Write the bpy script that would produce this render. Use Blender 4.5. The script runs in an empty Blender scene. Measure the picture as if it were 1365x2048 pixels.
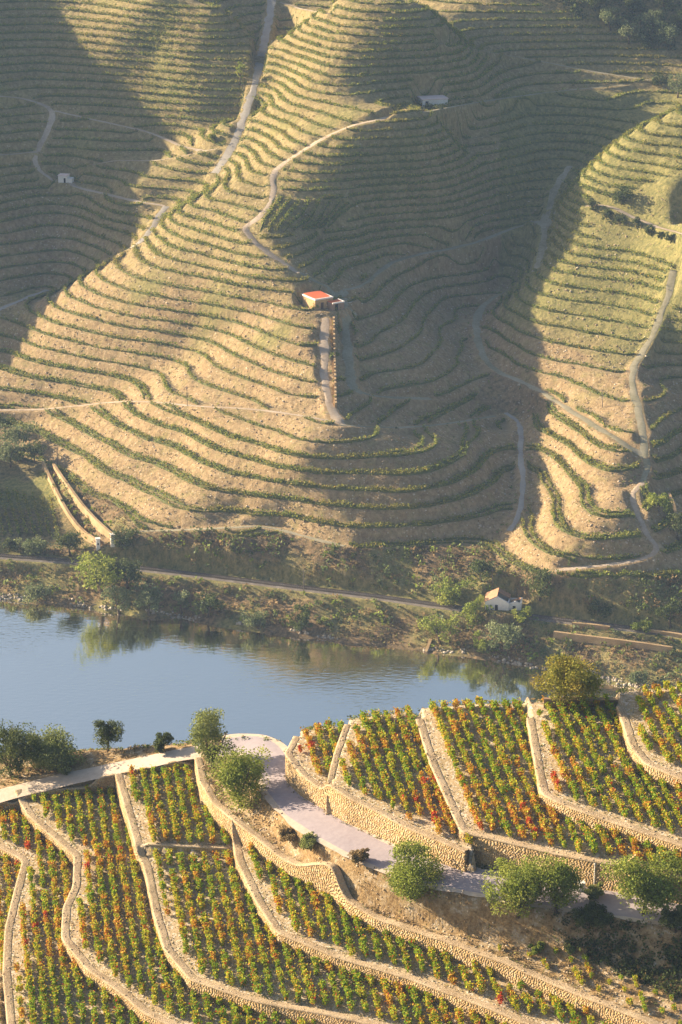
import bpy, math, random
import numpy as np

random.seed(7)
rng = np.random.default_rng(7)
R = math.radians
scene = bpy.context.scene
COL = scene.collection

# ------------------------------------------------------------------ camera
CAM_H = 270.0
PITCH = 19.7
FPX = 5120.0            # focal length in pixels of the 1365 x 2048 photograph
cam_data = bpy.data.cameras.new("camera")
cam = bpy.data.objects.new("camera", cam_data)
COL.objects.link(cam)
cam.location = (0, 0, CAM_H)
cam.rotation_euler = (R(90 - PITCH), 0, 0)
cam_data.sensor_fit = 'VERTICAL'
cam_data.sensor_height = 36.0
cam_data.lens = 90.0
cam_data.clip_start = 1.0
cam_data.clip_end = 6000.0
scene.camera = cam

# ------------------------------------------------------------------ sky and sun
SUN_ELEV = R(19.0)
SUN_BACK = R(24.0)      # how far behind the scene the sun stands (from straight left)
sun_dir = (-math.cos(SUN_BACK) * math.cos(SUN_ELEV), math.sin(SUN_BACK) * math.cos(SUN_ELEV), math.sin(SUN_ELEV))
world = bpy.data.worlds.new("World")
scene.world = world
world.use_nodes = True
wn = world.node_tree
wn.nodes.clear()
sky = wn.nodes.new("ShaderNodeTexSky")
sky.sky_type = 'NISHITA'
sky.sun_disc = False
sky.sun_elevation = SUN_ELEV
sky.sun_rotation = math.atan2(sun_dir[0], sun_dir[1])
sky.air_density = 1.0
sky.dust_density = 2.5
bg = wn.nodes.new("ShaderNodeBackground")
bg.inputs["Strength"].default_value = 0.055
out = wn.nodes.new("ShaderNodeOutputWorld")
wn.links.new(sky.outputs[0], bg.inputs[0])
wn.links.new(bg.outputs[0], out.inputs[0])

sun_data = bpy.data.lights.new("sun", 'SUN')
sun_data.energy = 5.0
sun_data.angle = R(0.5)
sun_data.color = (1.0, 0.81, 0.56)
sun = bpy.data.objects.new("sun", sun_data)
COL.objects.link(sun)
from mathutils import Vector
sun.rotation_euler = Vector(sun_dir).to_track_quat('Z', 'Y').to_euler()
sun.location = (-200, 300, 400)

vs = scene.view_settings
vs.view_transform = 'Standard'
vs.look = 'None'
vs.gamma = 1.0
vs.exposure = 1.55
vs.use_curve_mapping = False
scene.render.engine = 'CYCLES'
scene.cycles.use_denoising = True
scene.cycles.max_bounces = 6
scene.cycles.diffuse_bounces = 2
scene.cycles.volume_bounces = 1

# ------------------------------------------------------------------ helpers
CP, SP = math.cos(R(PITCH)), math.sin(R(PITCH))
def ray(px, py):
    u = (np.asarray(px, float) - 682.5) / FPX
    v = (np.asarray(py, float) - 1024.0) / FPX
    return np.stack([u, CP - v * SP, -SP - v * CP], -1)
def at_z(px, py, z):
    d = ray(px, py)
    t = (np.asarray(z, float) - CAM_H) / d[..., 2]
    return d * t[..., None] + np.array([0, 0, CAM_H])
def project(p):
    p = np.asarray(p, float)
    x, y, z = p[..., 0], p[..., 1], p[..., 2] - CAM_H
    dep = y * CP - z * SP
    up = y * SP + z * CP
    return 682.5 + FPX * x / dep, 1024 - FPX * up / dep

class TPS:
    def __init__(s, pts, lam=0.0):
        pts = np.asarray(pts, float)
        s.c = pts[:, :2].mean(0); s.k = 100.0
        s.p = (pts[:, :2] - s.c) / s.k
        n = len(pts)
        K = s.phi(s.p, s.p) + lam * np.eye(n)
        P = np.c_[np.ones(n), s.p]
        A = np.zeros((n + 3, n + 3)); A[:n, :n] = K; A[:n, n:] = P; A[n:, :n] = P.T
        b = np.r_[pts[:, 2], 0, 0, 0]
        s.w = np.linalg.solve(A, b)
    def phi(s, a, b):
        d2 = ((a[:, None, :] - b[None]) ** 2).sum(-1)
        return 0.5 * d2 * np.log(d2 + 1e-12)
    def __call__(s, x, y):
        sh = np.shape(x)
        q = (np.c_[np.ravel(x), np.ravel(y)] - s.c) / s.k
        r = np.empty(len(q))
        for i in range(0, len(q), 40000):
            a = q[i:i + 40000]
            r[i:i + 40000] = s.phi(a, s.p) @ s.w[:-3] + s.w[-3] + a @ s.w[-2:]
        return r.reshape(sh)

class Grid:
    """regular height grid with bilinear lookup"""
    def __init__(s, x0, x1, y0, y1, step):
        s.x0, s.y0, s.step = x0, y0, step
        s.nx = int(round((x1 - x0) / step)) + 1; s.ny = int(round((y1 - y0) / step)) + 1
        s.xs = x0 + np.arange(s.nx) * step; s.ys = y0 + np.arange(s.ny) * step
        s.X, s.Y = np.meshgrid(s.xs, s.ys)
        s.Z = np.zeros_like(s.X)
    def look(s, x, y, F=None):
        F = s.Z if F is None else F
        fx = np.clip((np.asarray(x, float) - s.x0) / s.step, 0, s.nx - 1.001)
        fy = np.clip((np.asarray(y, float) - s.y0) / s.step, 0, s.ny - 1.001)
        i = fx.astype(int); j = fy.astype(int); a = fx - i; b = fy - j
        return (F[j, i] * (1 - a) * (1 - b) + F[j, i + 1] * a * (1 - b) + F[j + 1, i] * (1 - a) * b + F[j + 1, i + 1] * a * b)
    def hit(s, px, py, F=None, near=None, far=None):
        """first point where the line of sight through a photograph pixel meets the ground"""
        d = ray(px, py)
        near = s.y0 if near is None else near; far = s.ys[-1] if far is None else far
        t = np.arange(near, far, 0.25) / d[1]
        P = d[None] * t[:, None]; P[:, 2] += CAM_H
        g = s.look(P[:, 0], P[:, 1], F)
        k = np.nonzero(P[:, 2] <= g)[0]
        if len(k) == 0: return P[-1]
        p = P[k[0]].copy(); p[2] = g[k[0]]
        return p

def noise2(x, y, scale, seed=0, octaves=3):
    """smooth value noise in -1..1"""
    x = np.asarray(x, float) / scale; y = np.asarray(y, float) / scale
    tot = 0; amp = 1; norm = 0
    for o in range(octaves):
        xi = np.floor(x).astype(np.int64); yi = np.floor(y).astype(np.int64)
        fx = x - xi; fy = y - yi
        fx = fx * fx * (3 - 2 * fx); fy = fy * fy * (3 - 2 * fy)
        def h(a, b):
            n = (a * 374761393 + b * 668265263 + (seed + o * 17) * 982451653) & 0xFFFFFFFF
            n = ((n ^ (n >> 13)) * 1274126177) & 0xFFFFFFFF
            return ((n ^ (n >> 16)) & 0xFFFF) / 32767.5 - 1
        v = (h(xi, yi) * (1 - fx) + h(xi + 1, yi) * fx) * (1 - fy) + (h(xi, yi + 1) * (1 - fx) + h(xi + 1, yi + 1) * fx) * fy
        tot = tot + v * amp; norm += amp; amp *= 0.5; x = x * 2.03 + 13.7; y = y * 2.03 + 7.1
    return tot / norm

def sstep(a, b, x):
    t = np.clip((x - a) / (b - a), 0, 1)
    return t * t * (3 - 2 * t)

def seg_dist(X, Y, pl, maxd=20):
    """distance from grid points to a polyline (n,3) and the polyline's z at the nearest point"""
    pl = np.asarray(pl, float)
    D = np.full(X.shape, 1e9); Zn = np.zeros(X.shape)
    for a, b in zip(pl[:-1], pl[1:]):
        lo = np.minimum(a, b) - maxd; hi = np.maximum(a, b) + maxd
        m = (X > lo[0]) & (X < hi[0]) & (Y > lo[1]) & (Y < hi[1])
        if not m.any(): continue
        x = X[m]; y = Y[m]; d = b[:2] - a[:2]; L = max(d @ d, 1e-9)
        t = np.clip(((x - a[0]) * d[0] + (y - a[1]) * d[1]) / L, 0, 1)
        dd = np.hypot(x - a[0] - t * d[0], y - a[1] - t * d[1])
        zz = a[2] + t * (b[2] - a[2])
        old = D[m]; better = dd < old
        old[better] = dd[better]; D[m] = old
        zo = Zn[m]; zo[better] = zz[better]; Zn[m] = zo
    return D, Zn

def resample(pl, step):
    pl = np.asarray(pl, float)
    s = np.r_[0, np.cumsum(np.hypot(*(np.diff(pl[:, :2], axis=0).T)))]
    n = max(2, int(round(s[-1] / step)) + 1)
    q = np.linspace(0, s[-1], n)
    return np.stack([np.interp(q, s, pl[:, k]) for k in range(pl.shape[1])], -1)

def smooth_line(pl, it=2):
    """Chaikin corner cutting, ends kept"""
    pl = np.asarray(pl, float)
    for _ in range(it):
        q = np.empty((2 * (len(pl) - 1), pl.shape[1]))
        q[0::2] = pl[:-1] * .75 + pl[1:] * .25; q[1::2] = pl[:-1] * .25 + pl[1:] * .75
        pl = np.vstack([pl[:1], q, pl[-1:]])
    return pl

def inside(poly, x, y):
    poly = np.asarray(poly, float); x = np.asarray(x, float); y = np.asarray(y, float)
    r = np.zeros(x.shape, bool); n = len(poly)
    for i in range(n):
        ax, ay = poly[i, :2]; bx, by = poly[(i + 1) % n, :2]
        if ay == by: continue
        c = ((ay > y) != (by > y)) & (x < (bx - ax) * (y - ay) / (by - ay) + ax)
        r ^= c
    return r

def tag(o, label=None, cat=None, group=None, kind=None):
    if label: o["label"] = label
    if cat: o["category"] = cat
    if group: o["group"] = group
    if kind: o["kind"] = kind
    return o

def mesh_np(name, verts, faces, smooth=False, colors=None):
    """faces: (n,3) or (n,4) int array; colors: (nverts,3) point colours"""
    me = bpy.data.meshes.new(name)
    verts = np.asarray(verts, np.float32); faces = np.asarray(faces, np.int32)
    k = faces.shape[1]
    me.vertices.add(len(verts)); me.vertices.foreach_set("co", verts.ravel())
    me.loops.add(faces.size); me.loops.foreach_set("vertex_index", faces.ravel())
    me.polygons.add(len(faces)); me.polygons.foreach_set("loop_start", np.arange(len(faces), dtype=np.int32) * k)
    if smooth: me.polygons.foreach_set("use_smooth", np.ones(len(faces), bool))
    if colors is not None:
        a = me.attributes.new("tint", 'FLOAT_COLOR', 'POINT')
        c = np.ones((len(verts), 4), np.float32); c[:, :3] = colors
        a.data.foreach_set("color", c.ravel())
    me.update(calc_edges=True)
    return me

def obj(name, me, mat=None, parent=None, loc=None):
    o = bpy.data.objects.new(name, me)
    COL.objects.link(o)
    if mat is not None and me is not None and len(me.materials) == 0: me.materials.append(mat)
    if parent is not None: o.parent = parent
    if loc is not None: o.location = loc
    return o

def empty(name, loc, rz=0.0):
    o = bpy.data.objects.new(name, None); COL.objects.link(o)
    o.location = loc; o.rotation_euler = (0, 0, rz); o.empty_display_size = 0.5
    return o

class MB:
    """collects boxes, prisms, tubes (quads and triangles) into one mesh"""
    def __init__(s): s.v = []; s.f = []
    def add(s, v, f):
        b = len(s.v); s.v += [tuple(map(float, p)) for p in v]; s.f += [tuple(b + i for i in q) for q in f]; return s
    def box(s, x0, x1, y0, y1, z0, z1):
        return s.add([(x0, y0, z0), (x1, y0, z0), (x1, y1, z0), (x0, y1, z0), (x0, y0, z1), (x1, y0, z1), (x1, y1, z1), (x0, y1, z1)],
                     [(3, 2, 1, 0), (4, 5, 6, 7), (0, 1, 5, 4), (1, 2, 6, 5), (2, 3, 7, 6), (3, 0, 4, 7)])
    def hexa(s, p):
        return s.add(p, [(3, 2, 1, 0), (4, 5, 6, 7), (0, 1, 5, 4), (1, 2, 6, 5), (2, 3, 7, 6), (3, 0, 4, 7)])
    def tube(s, pts, rad, n=6):
        pts = [np.asarray(p, float) for p in pts]; b = len(s.v)
        for i, p in enumerate(pts):
            d = pts[min(i + 1, len(pts) - 1)] - pts[max(i - 1, 0)]; d /= np.linalg.norm(d) + 1e-9
            a = np.cross(d, (0.3, 0.9, 0.1)); a /= np.linalg.norm(a) + 1e-9; c = np.cross(d, a)
            for k in range(n):
                t = 2 * math.pi * k / n
                s.v.append(tuple(p + rad[i] * (a * math.cos(t) + c * math.sin(t))))
        for i in range(len(pts) - 1):
            for k in range(n):
                s.f.append((b + i * n + k, b + i * n + (k + 1) % n, b + (i + 1) * n + (k + 1) % n, b + (i + 1) * n + k))
        s.f.append(tuple(b + k for k in range(n))[::-1]); s.f.append(tuple(b + (len(pts) - 1) * n + k for k in range(n)))
        return s
    def build(s, name, mat=None, parent=None, loc=None, smooth=False):
        me = bpy.data.meshes.new(name); me.from_pydata(s.v, [], s.f); me.update()
        if smooth: me.polygons.foreach_set("use_smooth", np.ones(len(me.polygons), bool))
        return obj(name, me, mat, parent, loc)

def grid_mesh(name, X, Y, Z, keep=None, smooth=True):
    ny, nx = X.shape
    V = np.stack([X, Y, Z], -1).reshape(-1, 3)
    i = np.arange((ny - 1) * nx).reshape(ny - 1, nx)[:, :-1]
    F = np.stack([i, i + 1, i + nx + 1, i + nx], -1).reshape(-1, 4)
    if keep is not None:
        kq = (keep[:-1, :-1] | keep[1:, :-1] | keep[:-1, 1:] | keep[1:, 1:]).ravel()
        F = F[kq]
        used = np.zeros(len(V), bool); used[F.ravel()] = True
        remap = np.cumsum(used) - 1; V = V[used]; F = remap[F]
        return mesh_np(name, V, F, smooth), used
    return mesh_np(name, V, F, smooth), None

# ------------------------------------------------------------------ materials
def new_mat(name):
    m = bpy.data.materials.new(name); m.use_nodes = True
    nt = m.node_tree; b = nt.nodes["Principled BSDF"]
    b.inputs["Specular IOR Level"].default_value = 0.2
    return m, nt, b
def N(nt, kind, **kw):
    n = nt.nodes.new(kind)
    for k, v in kw.items():
        if hasattr(n, k): setattr(n, k, v)
        else: n.inputs[k].default_value = v
    return n
def noise_node(nt, scale, detail=4, rough=0.6, coord=None):
    n = N(nt, "ShaderNodeTexNoise"); n.inputs["Scale"].default_value = scale
    n.inputs["Detail"].default_value = detail; n.inputs["Roughness"].default_value = rough
    if coord is not None: nt.links.new(coord, n.inputs["Vector"])
    return n
def ramp(nt, fac, stops):
    r = N(nt, "ShaderNodeValToRGB"); e = r.color_ramp.elements
    while len(e) < len(stops): e.new(0.5)
    for q, (p, c) in zip(e, stops): q.position = p; q.color = (*c, 1)
    nt.links.new(fac, r.inputs[0]); return r
def mixc(nt, fac, a, b, mode='MIX'):
    m = N(nt, "ShaderNodeMix"); m.data_type = 'RGBA'; m.blend_type = mode
    for s, v in ((0, fac), (6, a), (7, b)):
        if isinstance(v, (int, float)): m.inputs[s].default_value = v
        elif isinstance(v, tuple): m.inputs[s].default_value = (*v, 1)
        else: nt.links.new(v, m.inputs[s])
    return m.outputs[2]
def bump(nt, b, h, strength, dist):
    n = N(nt, "ShaderNodeBump"); n.inputs["Strength"].default_value = strength; n.inputs["Distance"].default_value = dist
    nt.links.new(h, n.inputs["Height"]); nt.links.new(n.outputs[0], b.inputs["Normal"]); return n
def speckle_mat(name, dark, mid, light, scale=1.0, bump_d=0.1, rough=0.95, stones=None, tint=None):
    """earthy surface: broad patches, fine grain and optional scattered pale stones"""
    m, nt, b = new_mat(name); b.inputs["Roughness"].default_value = rough
    geo = N(nt, "ShaderNodeNewGeometry").outputs["Position"]
    n1 = noise_node(nt, 0.09 * scale, 4, 0.6, geo); n2 = noise_node(nt, 1.4 * scale, 6, 0.75, geo)
    fac = N(nt, "ShaderNodeMath", operation='ADD')
    h1 = N(nt, "ShaderNodeMath", operation='MULTIPLY'); h1.inputs[1].default_value = 0.5
    h2 = N(nt, "ShaderNodeMath", operation='MULTIPLY'); h2.inputs[1].default_value = 0.5
    nt.links.new(n1.outputs[0], h1.inputs[0]); nt.links.new(n2.outputs[0], h2.inputs[0])
    nt.links.new(h1.outputs[0], fac.inputs[0]); nt.links.new(h2.outputs[0], fac.inputs[1])
    col = ramp(nt, fac.outputs[0], [(0.36, dark), (0.5, mid), (0.64, light)]).outputs[0]
    hgt = n2.outputs[0]
    if stones:
        sc, dens, scol = stones
        v = N(nt, "ShaderNodeTexVoronoi"); v.inputs["Scale"].default_value = sc; nt.links.new(geo, v.inputs["Vector"])
        sep = N(nt, "ShaderNodeSeparateColor"); nt.links.new(v.outputs["Color"], sep.inputs[0])
        lt = N(nt, "ShaderNodeMath", operation='LESS_THAN'); lt.inputs[1].default_value = dens; nt.links.new(sep.outputs[0], lt.inputs[0])
        ds = N(nt, "ShaderNodeMath", operation='LESS_THAN'); ds.inputs[1].default_value = 0.42; nt.links.new(v.outputs["Distance"], ds.inputs[0])
        mu = N(nt, "ShaderNodeMath", operation='MULTIPLY'); nt.links.new(lt.outputs[0], mu.inputs[0]); nt.links.new(ds.outputs[0], mu.inputs[1])
        col = mixc(nt, mu.outputs[0], col, scol)
        ad = N(nt, "ShaderNodeMath", operation='ADD'); nt.links.new(mu.outputs[0], ad.inputs[0]); nt.links.new(n2.outputs[0], ad.inputs[1]); hgt = ad.outputs[0]
    if tint:
        at = N(nt, "ShaderNodeAttribute"); at.attribute_name = "tint"
        col = mixc(nt, 1.0, col, at.outputs["Color"], 'MULTIPLY')
    nt.links.new(col, b.inputs["Base Color"])
    if bump_d: bump(nt, b, hgt, 1.0, bump_d)
    return m

# ------------------------------------------------------------------ the far hillside: heights along terrace lines seen in the photograph
RAIL_Z = 8.0
SHORE = [(-260, 1166), (-100, 1186), (0, 1198), (60, 1205), (150, 1213), (250, 1228), (350, 1236), (450, 1251), (600, 1273), (750, 1291), (850, 1303), (930, 1311), (1000, 1323), (1100, 1343), (1200, 1363), (1280, 1378), (1400, 1397), (1600, 1432)]
RAIL = [(-260, 1082), (-100, 1100), (0, 1111), (161, 1122), (272, 1134), (400, 1149), (467, 1157), (608, 1175), (750, 1191), (870, 1209), (1024, 1227), (1152, 1242), (1365, 1268), (1600, 1298)]
LEVELS = [
 (0.0, SHORE), (RAIL_Z, RAIL),
 # left spur above the river
 (9.0, [(0, 1092), (110, 1084), (190, 1090)]), (13.0, [(0, 1000), (110, 1000)]), (16.0, [(-60, 945), (0, 940), (70, 945)]),
 (14.5, [(230, 1072)]), (17.0, [(250, 1060), (350, 1057), (470, 1052), (560, 1060)]), (18.0, [(690, 1090), (788, 1082), (876, 1077), (978, 1076)]),
 (18.5, [(164, 964), (249, 1008), (293, 1031), (349, 1052)]),
 (21.5, [(0, 838), (59, 853), (132, 891), (205, 941), (322, 990), (400, 1023), (476, 1043)]),
 (24.5, [(88, 820), (132, 844), (190, 879), (264, 917), (352, 949), (438, 982), (526, 999), (614, 1011), (700, 1014), (817, 1020), (905, 1006), (964, 985), (993, 950)]),
 (28.5, [(179, 815), (220, 844), (264, 856), (366, 891), (473, 944), (540, 961), (614, 970), (672, 976), (830, 982)]),
 (31.5, [(526, 920), (599, 941), (672, 942), (788, 947), (861, 944), (905, 926), (949, 905), (975, 870)]),
 (35.0, [(409, 853), (482, 873), (555, 897), (599, 913)]), (37.0, [(400, 823), (467, 841), (555, 867), (637, 888)]), (39.5, [(520, 826), (584, 844), (643, 862)]),
 (30.0, [(0, 761), (59, 773), (132, 785), (205, 798)]), (32.5, [(0, 720), (59, 738), (147, 755), (220, 770), (258, 799)]),
 (35.5, [(0, 688), (59, 703), (132, 723), (205, 738), (273, 753), (311, 802)]),
 (39.0, [(18, 659), (73, 682), (147, 700), (234, 714), (322, 726), (337, 758), (400, 788), (467, 805)]),
 (43.0, [(47, 624), (117, 656), (205, 676), (293, 691), (394, 706), (453, 750), (526, 773), (614, 791)]),
 (46.7, [(97, 591), (147, 627), (220, 644), (293, 656), (400, 670), (461, 709), (570, 747), (637, 764)]),
 (50.5, [(138, 568), (190, 606), (249, 624), (322, 638), (453, 656), (508, 688), (634, 732)]),
 (54.7, [(176, 547), (234, 585), (293, 600), (400, 616), (540, 634), (584, 662), (631, 673)]),
 (58.5, [(217, 527), (278, 559), (352, 577), (438, 597), (526, 612), (584, 622), (650, 604)]),
 (64.8, [(325, 483), (409, 521), (467, 536), (526, 553), (599, 565)]),
 (70.0, [(330, 450), (400, 478), (500, 500)]), (75.0, [(345, 420), (420, 425), (485, 455)]), (80.0, [(440, 385), (500, 395), (545, 400)]),
 (85.0, [(515, 345), (560, 355)]), (41.0, [(680, 850)]), (50.0, [(660, 735)]), (57.5, [(690, 640)]),
 # centre hillside, up to the top of the picture
 (95.0, [(600, 280), (640, 280), (700, 290)]), (111.5, [(650, 140), (750, 140)]), (130.0, [(660, 0), (760, -5)]),
 (103.5, [(865, 215)]), (100.5, [(790, 222)]), (93.0, [(800, 300)]), (126.0, [(880, 40)]), (84.0, [(640, 370), (740, 370)]), (77.0, [(700, 420), (600, 440)]),
 (68.0, [(650, 485), (738, 463)]), (70.0, [(811, 454)]), (63.0, [(660, 530), (760, 495)]),
 # gully behind the spur and the shaded left hillside
 (42.0, [(0, 618), (90, 582)]), (52.0, [(190, 530)]), (61.0, [(270, 492)]), (69.0, [(330, 412)]), (78.0, [(430, 345)]), (85.0, [(480, 270)]), (101.0, [(520, 130)]), (116.0, [(550, 0)]),
 (71.0, [(60, 362), (130, 357)]), (63.0, [(150, 420), (20, 430)]), (72.0, [(230, 388)]), (80.0, [(60, 300), (180, 305), (330, 300)]), (93.0, [(100, 200), (250, 205)]), (96.5, [(400, 195)]), (94.5, [(450, 230)]), (87.0, [(425, 285)]), (107.0, [(100, 100)]), (109.0, [(300, 100)]), (111.0, [(430, 98)]), (122.0, [(60, 0)]), (126.0, [(300, 0)]), (127.0, [(450, 0)]),
 (54.0, [(60, 500), (150, 490)]), (77.0, [(360, 350)]),
 # shaded right flank of the spur down to the gully
 (58.8, [(729, 571)]), (59.5, [(767, 535), (811, 513)]), (61.5, [(943, 491)]), (64.0, [(1025, 456), (1085, 445)]),
 (54.0, [(703, 646), (753, 617), (791, 582), (826, 555), (884, 541), (972, 529)]),
 (49.0, [(706, 672), (797, 672), (832, 634), (870, 593), (914, 573), (1002, 552)]),
 (45.0, [(709, 731), (826, 702), (855, 664), (884, 623), (928, 599), (990, 580)]),
 (43.5, [(717, 766), (797, 746), (873, 716), (899, 678), (928, 643)]),
 (41.0, [(753, 778), (884, 752), (920, 728), (934, 693)]),
 (42.0, [(955, 625)]), (37.5, [(962, 700)]), (36.0, [(985, 740)]), (34.0, [(860, 852)]), (36.5, [(760, 856)]), (30.0, [(985, 830)]), (27.0, [(1045, 850)]), (23.0, [(1045, 950)]), (20.0, [(1020, 1030)]),
 (78.0, [(1140, 335)]), (72.0, [(1100, 390)]), (86.0, [(1000, 300), (900, 300)]), (80.0, [(880, 380)]), (75.0, [(1000, 380)]), (68.0, [(950, 440)]),
 (98.0, [(1000, 190), (1200, 190)]), (93.0, [(1300, 215)]), (108.0, [(1000, 100), (1200, 95), (1365, 100)]), (124.0, [(1000, -5), (1200, 0), (1365, 0)]),
 # right spur
 (19.0, [(1110, 1140), (1200, 1140), (1300, 1135)]), (23.0, [(1080, 1060), (1250, 1095)]), (27.0, [(1140, 1000), (1240, 1050)]), (31.0, [(1160, 920), (1280, 990)]),
 (35.0, [(1140, 850), (1260, 900)]), (37.0, [(1110, 800), (1270, 870)]), (40.0, [(1076, 755), (1258, 805)]), (43.0, [(1070, 716), (1235, 752)]),
 (45.0, [(1053, 690), (1170, 714), (1252, 725)]), (47.0, [(1032, 661), (1185, 693), (1273, 708)]), (49.0, [(1024, 631), (1155, 664), (1284, 693)]), (51.5, [(1018, 605), (1182, 650)]),
 (64.0, [(1340, 560), (1110, 520)]), (79.0, [(1400, 480)]), (96.0, [(1430, 350)]), (86.0, [(1365, 400)]), (94.5, [(1365, 330)]), (72.0, [(1130, 450), (1300, 480)]), (82.0, [(1140, 370), (1300, 400)]), (95.0, [(1230, 280), (1330, 300)]), (104.0, [(1360, 218)]),
 (47.5, [(1312, 700)]), (44.0, [(1298, 765)]), (39.0, [(1305, 850)]),
 # shaded side right of the right spur
 (38.0, [(1365, 770)]), (31.0, [(1365, 900)]), (52.0, [(1390, 600)]), (24.0, [(1340, 1000)]), (20.0, [(1400, 1080)]),
]
ctrl = []
for z, pts in LEVELS:
    for (a, b) in pts: ctrl.append(at_z(a, b, z))
# terrain outside the picture: the ridge on the left that shades the upper left slope, the flanks and the land behind
OUTSIDE = [(-138, 742, 37), (-150, 700, 15), (-155, 790, 33), (-178, 830, 52), (-185, 900, 99), (-200, 980, 134), (-210, 1060, 156), (-230, 700, 10), (-260, 780, 30), (-300, 900, 70), (-320, 1050, 110),
           (-100, 1100, 150), (0, 1100, 160), (100, 1100, 160), (200, 1100, 150), (-100, 1250, 170), (100, 1250, 180), (300, 1250, 160), (-320, 1250, 150),
           (170, 760, 50), (175, 680, 22), (190, 850, 85), (200, 950, 115), (300, 700, 25), (320, 900, 90), (330, 1100, 140)]
ctrl += [np.array(p, float) for p in OUTSIDE]
for (a, b) in SHORE:
    p = at_z(a, b, 0.0); ctrl.append(p + np.array([0, -14, -5.0])); 
ctrl += [np.array(p, float) for p in [(-300, 690, 0), (-300, 670, -6), (300, 560, 0), (300, 540, -6)]]
hill = TPS(ctrl, 0.008)
def cubic_rows(n_out, x_out0, step_out, x_in0, step_in, n_in):
    """Catmull-Rom resampling matrix"""
    A = np.zeros((n_out, n_in)); t = (x_out0 + np.arange(n_out) * step_out - x_in0) / step_in
    i = np.clip(np.floor(t).astype(int), 1, n_in - 3); f = t - i; r = np.arange(n_out)
    A[r, i - 1] += -.5 * f + f * f - .5 * f ** 3; A[r, i] += 1 - 2.5 * f * f + 1.5 * f ** 3
    A[r, i + 1] += .5 * f + 2 * f * f - 1.5 * f ** 3; A[r, i + 2] += -.5 * f * f + .5 * f ** 3
    return A
GC = Grid(-330, 330, 540, 1248, 6.0)           # coarse land, also far outside the picture
GC.Z = hill(GC.X, GC.Y)
G = Grid(-162, 168, 570, 1086, 0.75)           # the part in view
G.Z = cubic_rows(G.ny, G.y0, G.step, GC.y0, GC.step, GC.ny) @ GC.Z @ cubic_rows(G.nx, G.x0, G.step, GC.x0, GC.step, GC.nx).T
H0 = G.Z.copy()                 # smooth ground before terraces, banks and tracks are cut

# ------------------------------------------------------------------ tracks on the far side, as seen in the photograph
def hill_line(px, F=None, step=2.0, near=600):
    pts = [G.hit(a, b, F, near=near) for a, b in px]
    return resample(smooth_line(np.array(pts), 2), step)
TRACKS = [  # pixels, width, material key, label
 ([(652, 636), (648, 700), (650, 780), (664, 828), (692, 850)], 3.0, 'pale'),
 ([(690, 622), (695, 700), (702, 760), (716, 788), (780, 797), (860, 797)], 3.4, 'grassy'),
 ([(600, 545), (540, 510), (500, 475), (485, 457), (510, 440), (540, 415), (550, 380), (545, 350), (562, 330), (600, 305), (640, 280), (700, 250), (770, 236), (840, 218)], 2.6, 'pale'),
 ([(600, 545), (650, 573), (690, 582), (729, 572), (767, 535), (811, 513), (943, 491), (1025, 456), (1085, 445)], 2.6, 'grassy'),
 ([(1140, 332), (1105, 385), (1092, 440), (1085, 500), (1076, 535), (1020, 580), (965, 612), (950, 650), (960, 700), (985, 740), (1040, 762), (1090, 787), (1130, 815), (1200, 857), (1250, 888), (1290, 912), (1297, 940), (1285, 965)], 2.8, 'grassy'),
 ([(1348, 540), (1335, 600), (1300, 690), (1262, 740), (1270, 790), (1285, 850), (1290, 912)], 2.7, 'grassy'),
 ([(-40, 822), (0, 821), (80, 820), (160, 812), (240, 802), (330, 805), (400, 814), (480, 815), (600, 830), (680, 846)], 1.6, 'pale'),
 ([(548, -20), (535, 60), (520, 130), (500, 200), (480, 260), (455, 312), (430, 347)], 3.6, 'grey'),
 ([(-30, 190), (40, 195), (80, 205), (110, 222), (98, 262), (75, 300), (70, 330), (92, 357), (130, 369), (200, 386), (270, 402), (330, 412)], 2.6, 'pale'),
 ([(110, 222), (170, 236), (280, 259), (312, 270), (360, 292), (400, 301), (435, 298)], 2.0, 'pale'),
 ([(-30, 312), (30, 309), (72, 304)], 1.8, 'pale'),
 ([(332, 413), (305, 455), (272, 492), (230, 512)], 2.8, 'grey'),
 ([(95, 580), (40, 600), (-30, 632)], 2.4, 'grey'),
 ([(235, 1064), (350, 1061), (470, 1055), (520, 1051), (560, 1059), (620, 1076), (690, 1093)], 1.8, 'grassy'),
 ([(1012, 826), (1044, 846), (1040, 900), (1048, 970), (1040, 1030), (1018, 1062)], 1.8, 'grey'),
 ([(680, 850), (760, 856), (860, 853), (990, 832)], 1.9, 'grassy'),
 ([(880, 88), (1000, 108), (1100, 126), (1200, 146), (1300, 160)], 2.0, 'grassy'),
 ([(845, 225), (950, 205), (1100, 184), (1250, 170)], 1.6, 'grassy'),
 ([(1285, 965), (1260, 985), (1290, 1060), (1325, 1110), (1250, 1127), (1110, 1142)], 2.2, 'pale'),
 ([(1172, 412), (1210, 405), (1260, 432), (1320, 457), (1400, 475)], 2.2, 'pale'),
 ([(560, 5), (600, 18), (660, 28)], 1.6, 'pale'),
 ([(185, 330), (240, 318), (310, 325), (420, 300)], 1.3, 'pale'),
]
RAILW = resample(smooth_line(np.array([at_z(a, b, RAIL_Z) for a, b in RAIL]), 2), 1.0)
track_lines = []
tr_d = np.full(G.X.shape, 1e9)
for px, w, key in TRACKS:
    L = hill_line(px)
    z = L[:, 2].copy()
    for _ in range(8): z[1:-1] = (z[:-2] + z[1:-1] * 2 + z[2:]) / 4
    L[:, 2] = z
    track_lines.append((L, w, key))

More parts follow.
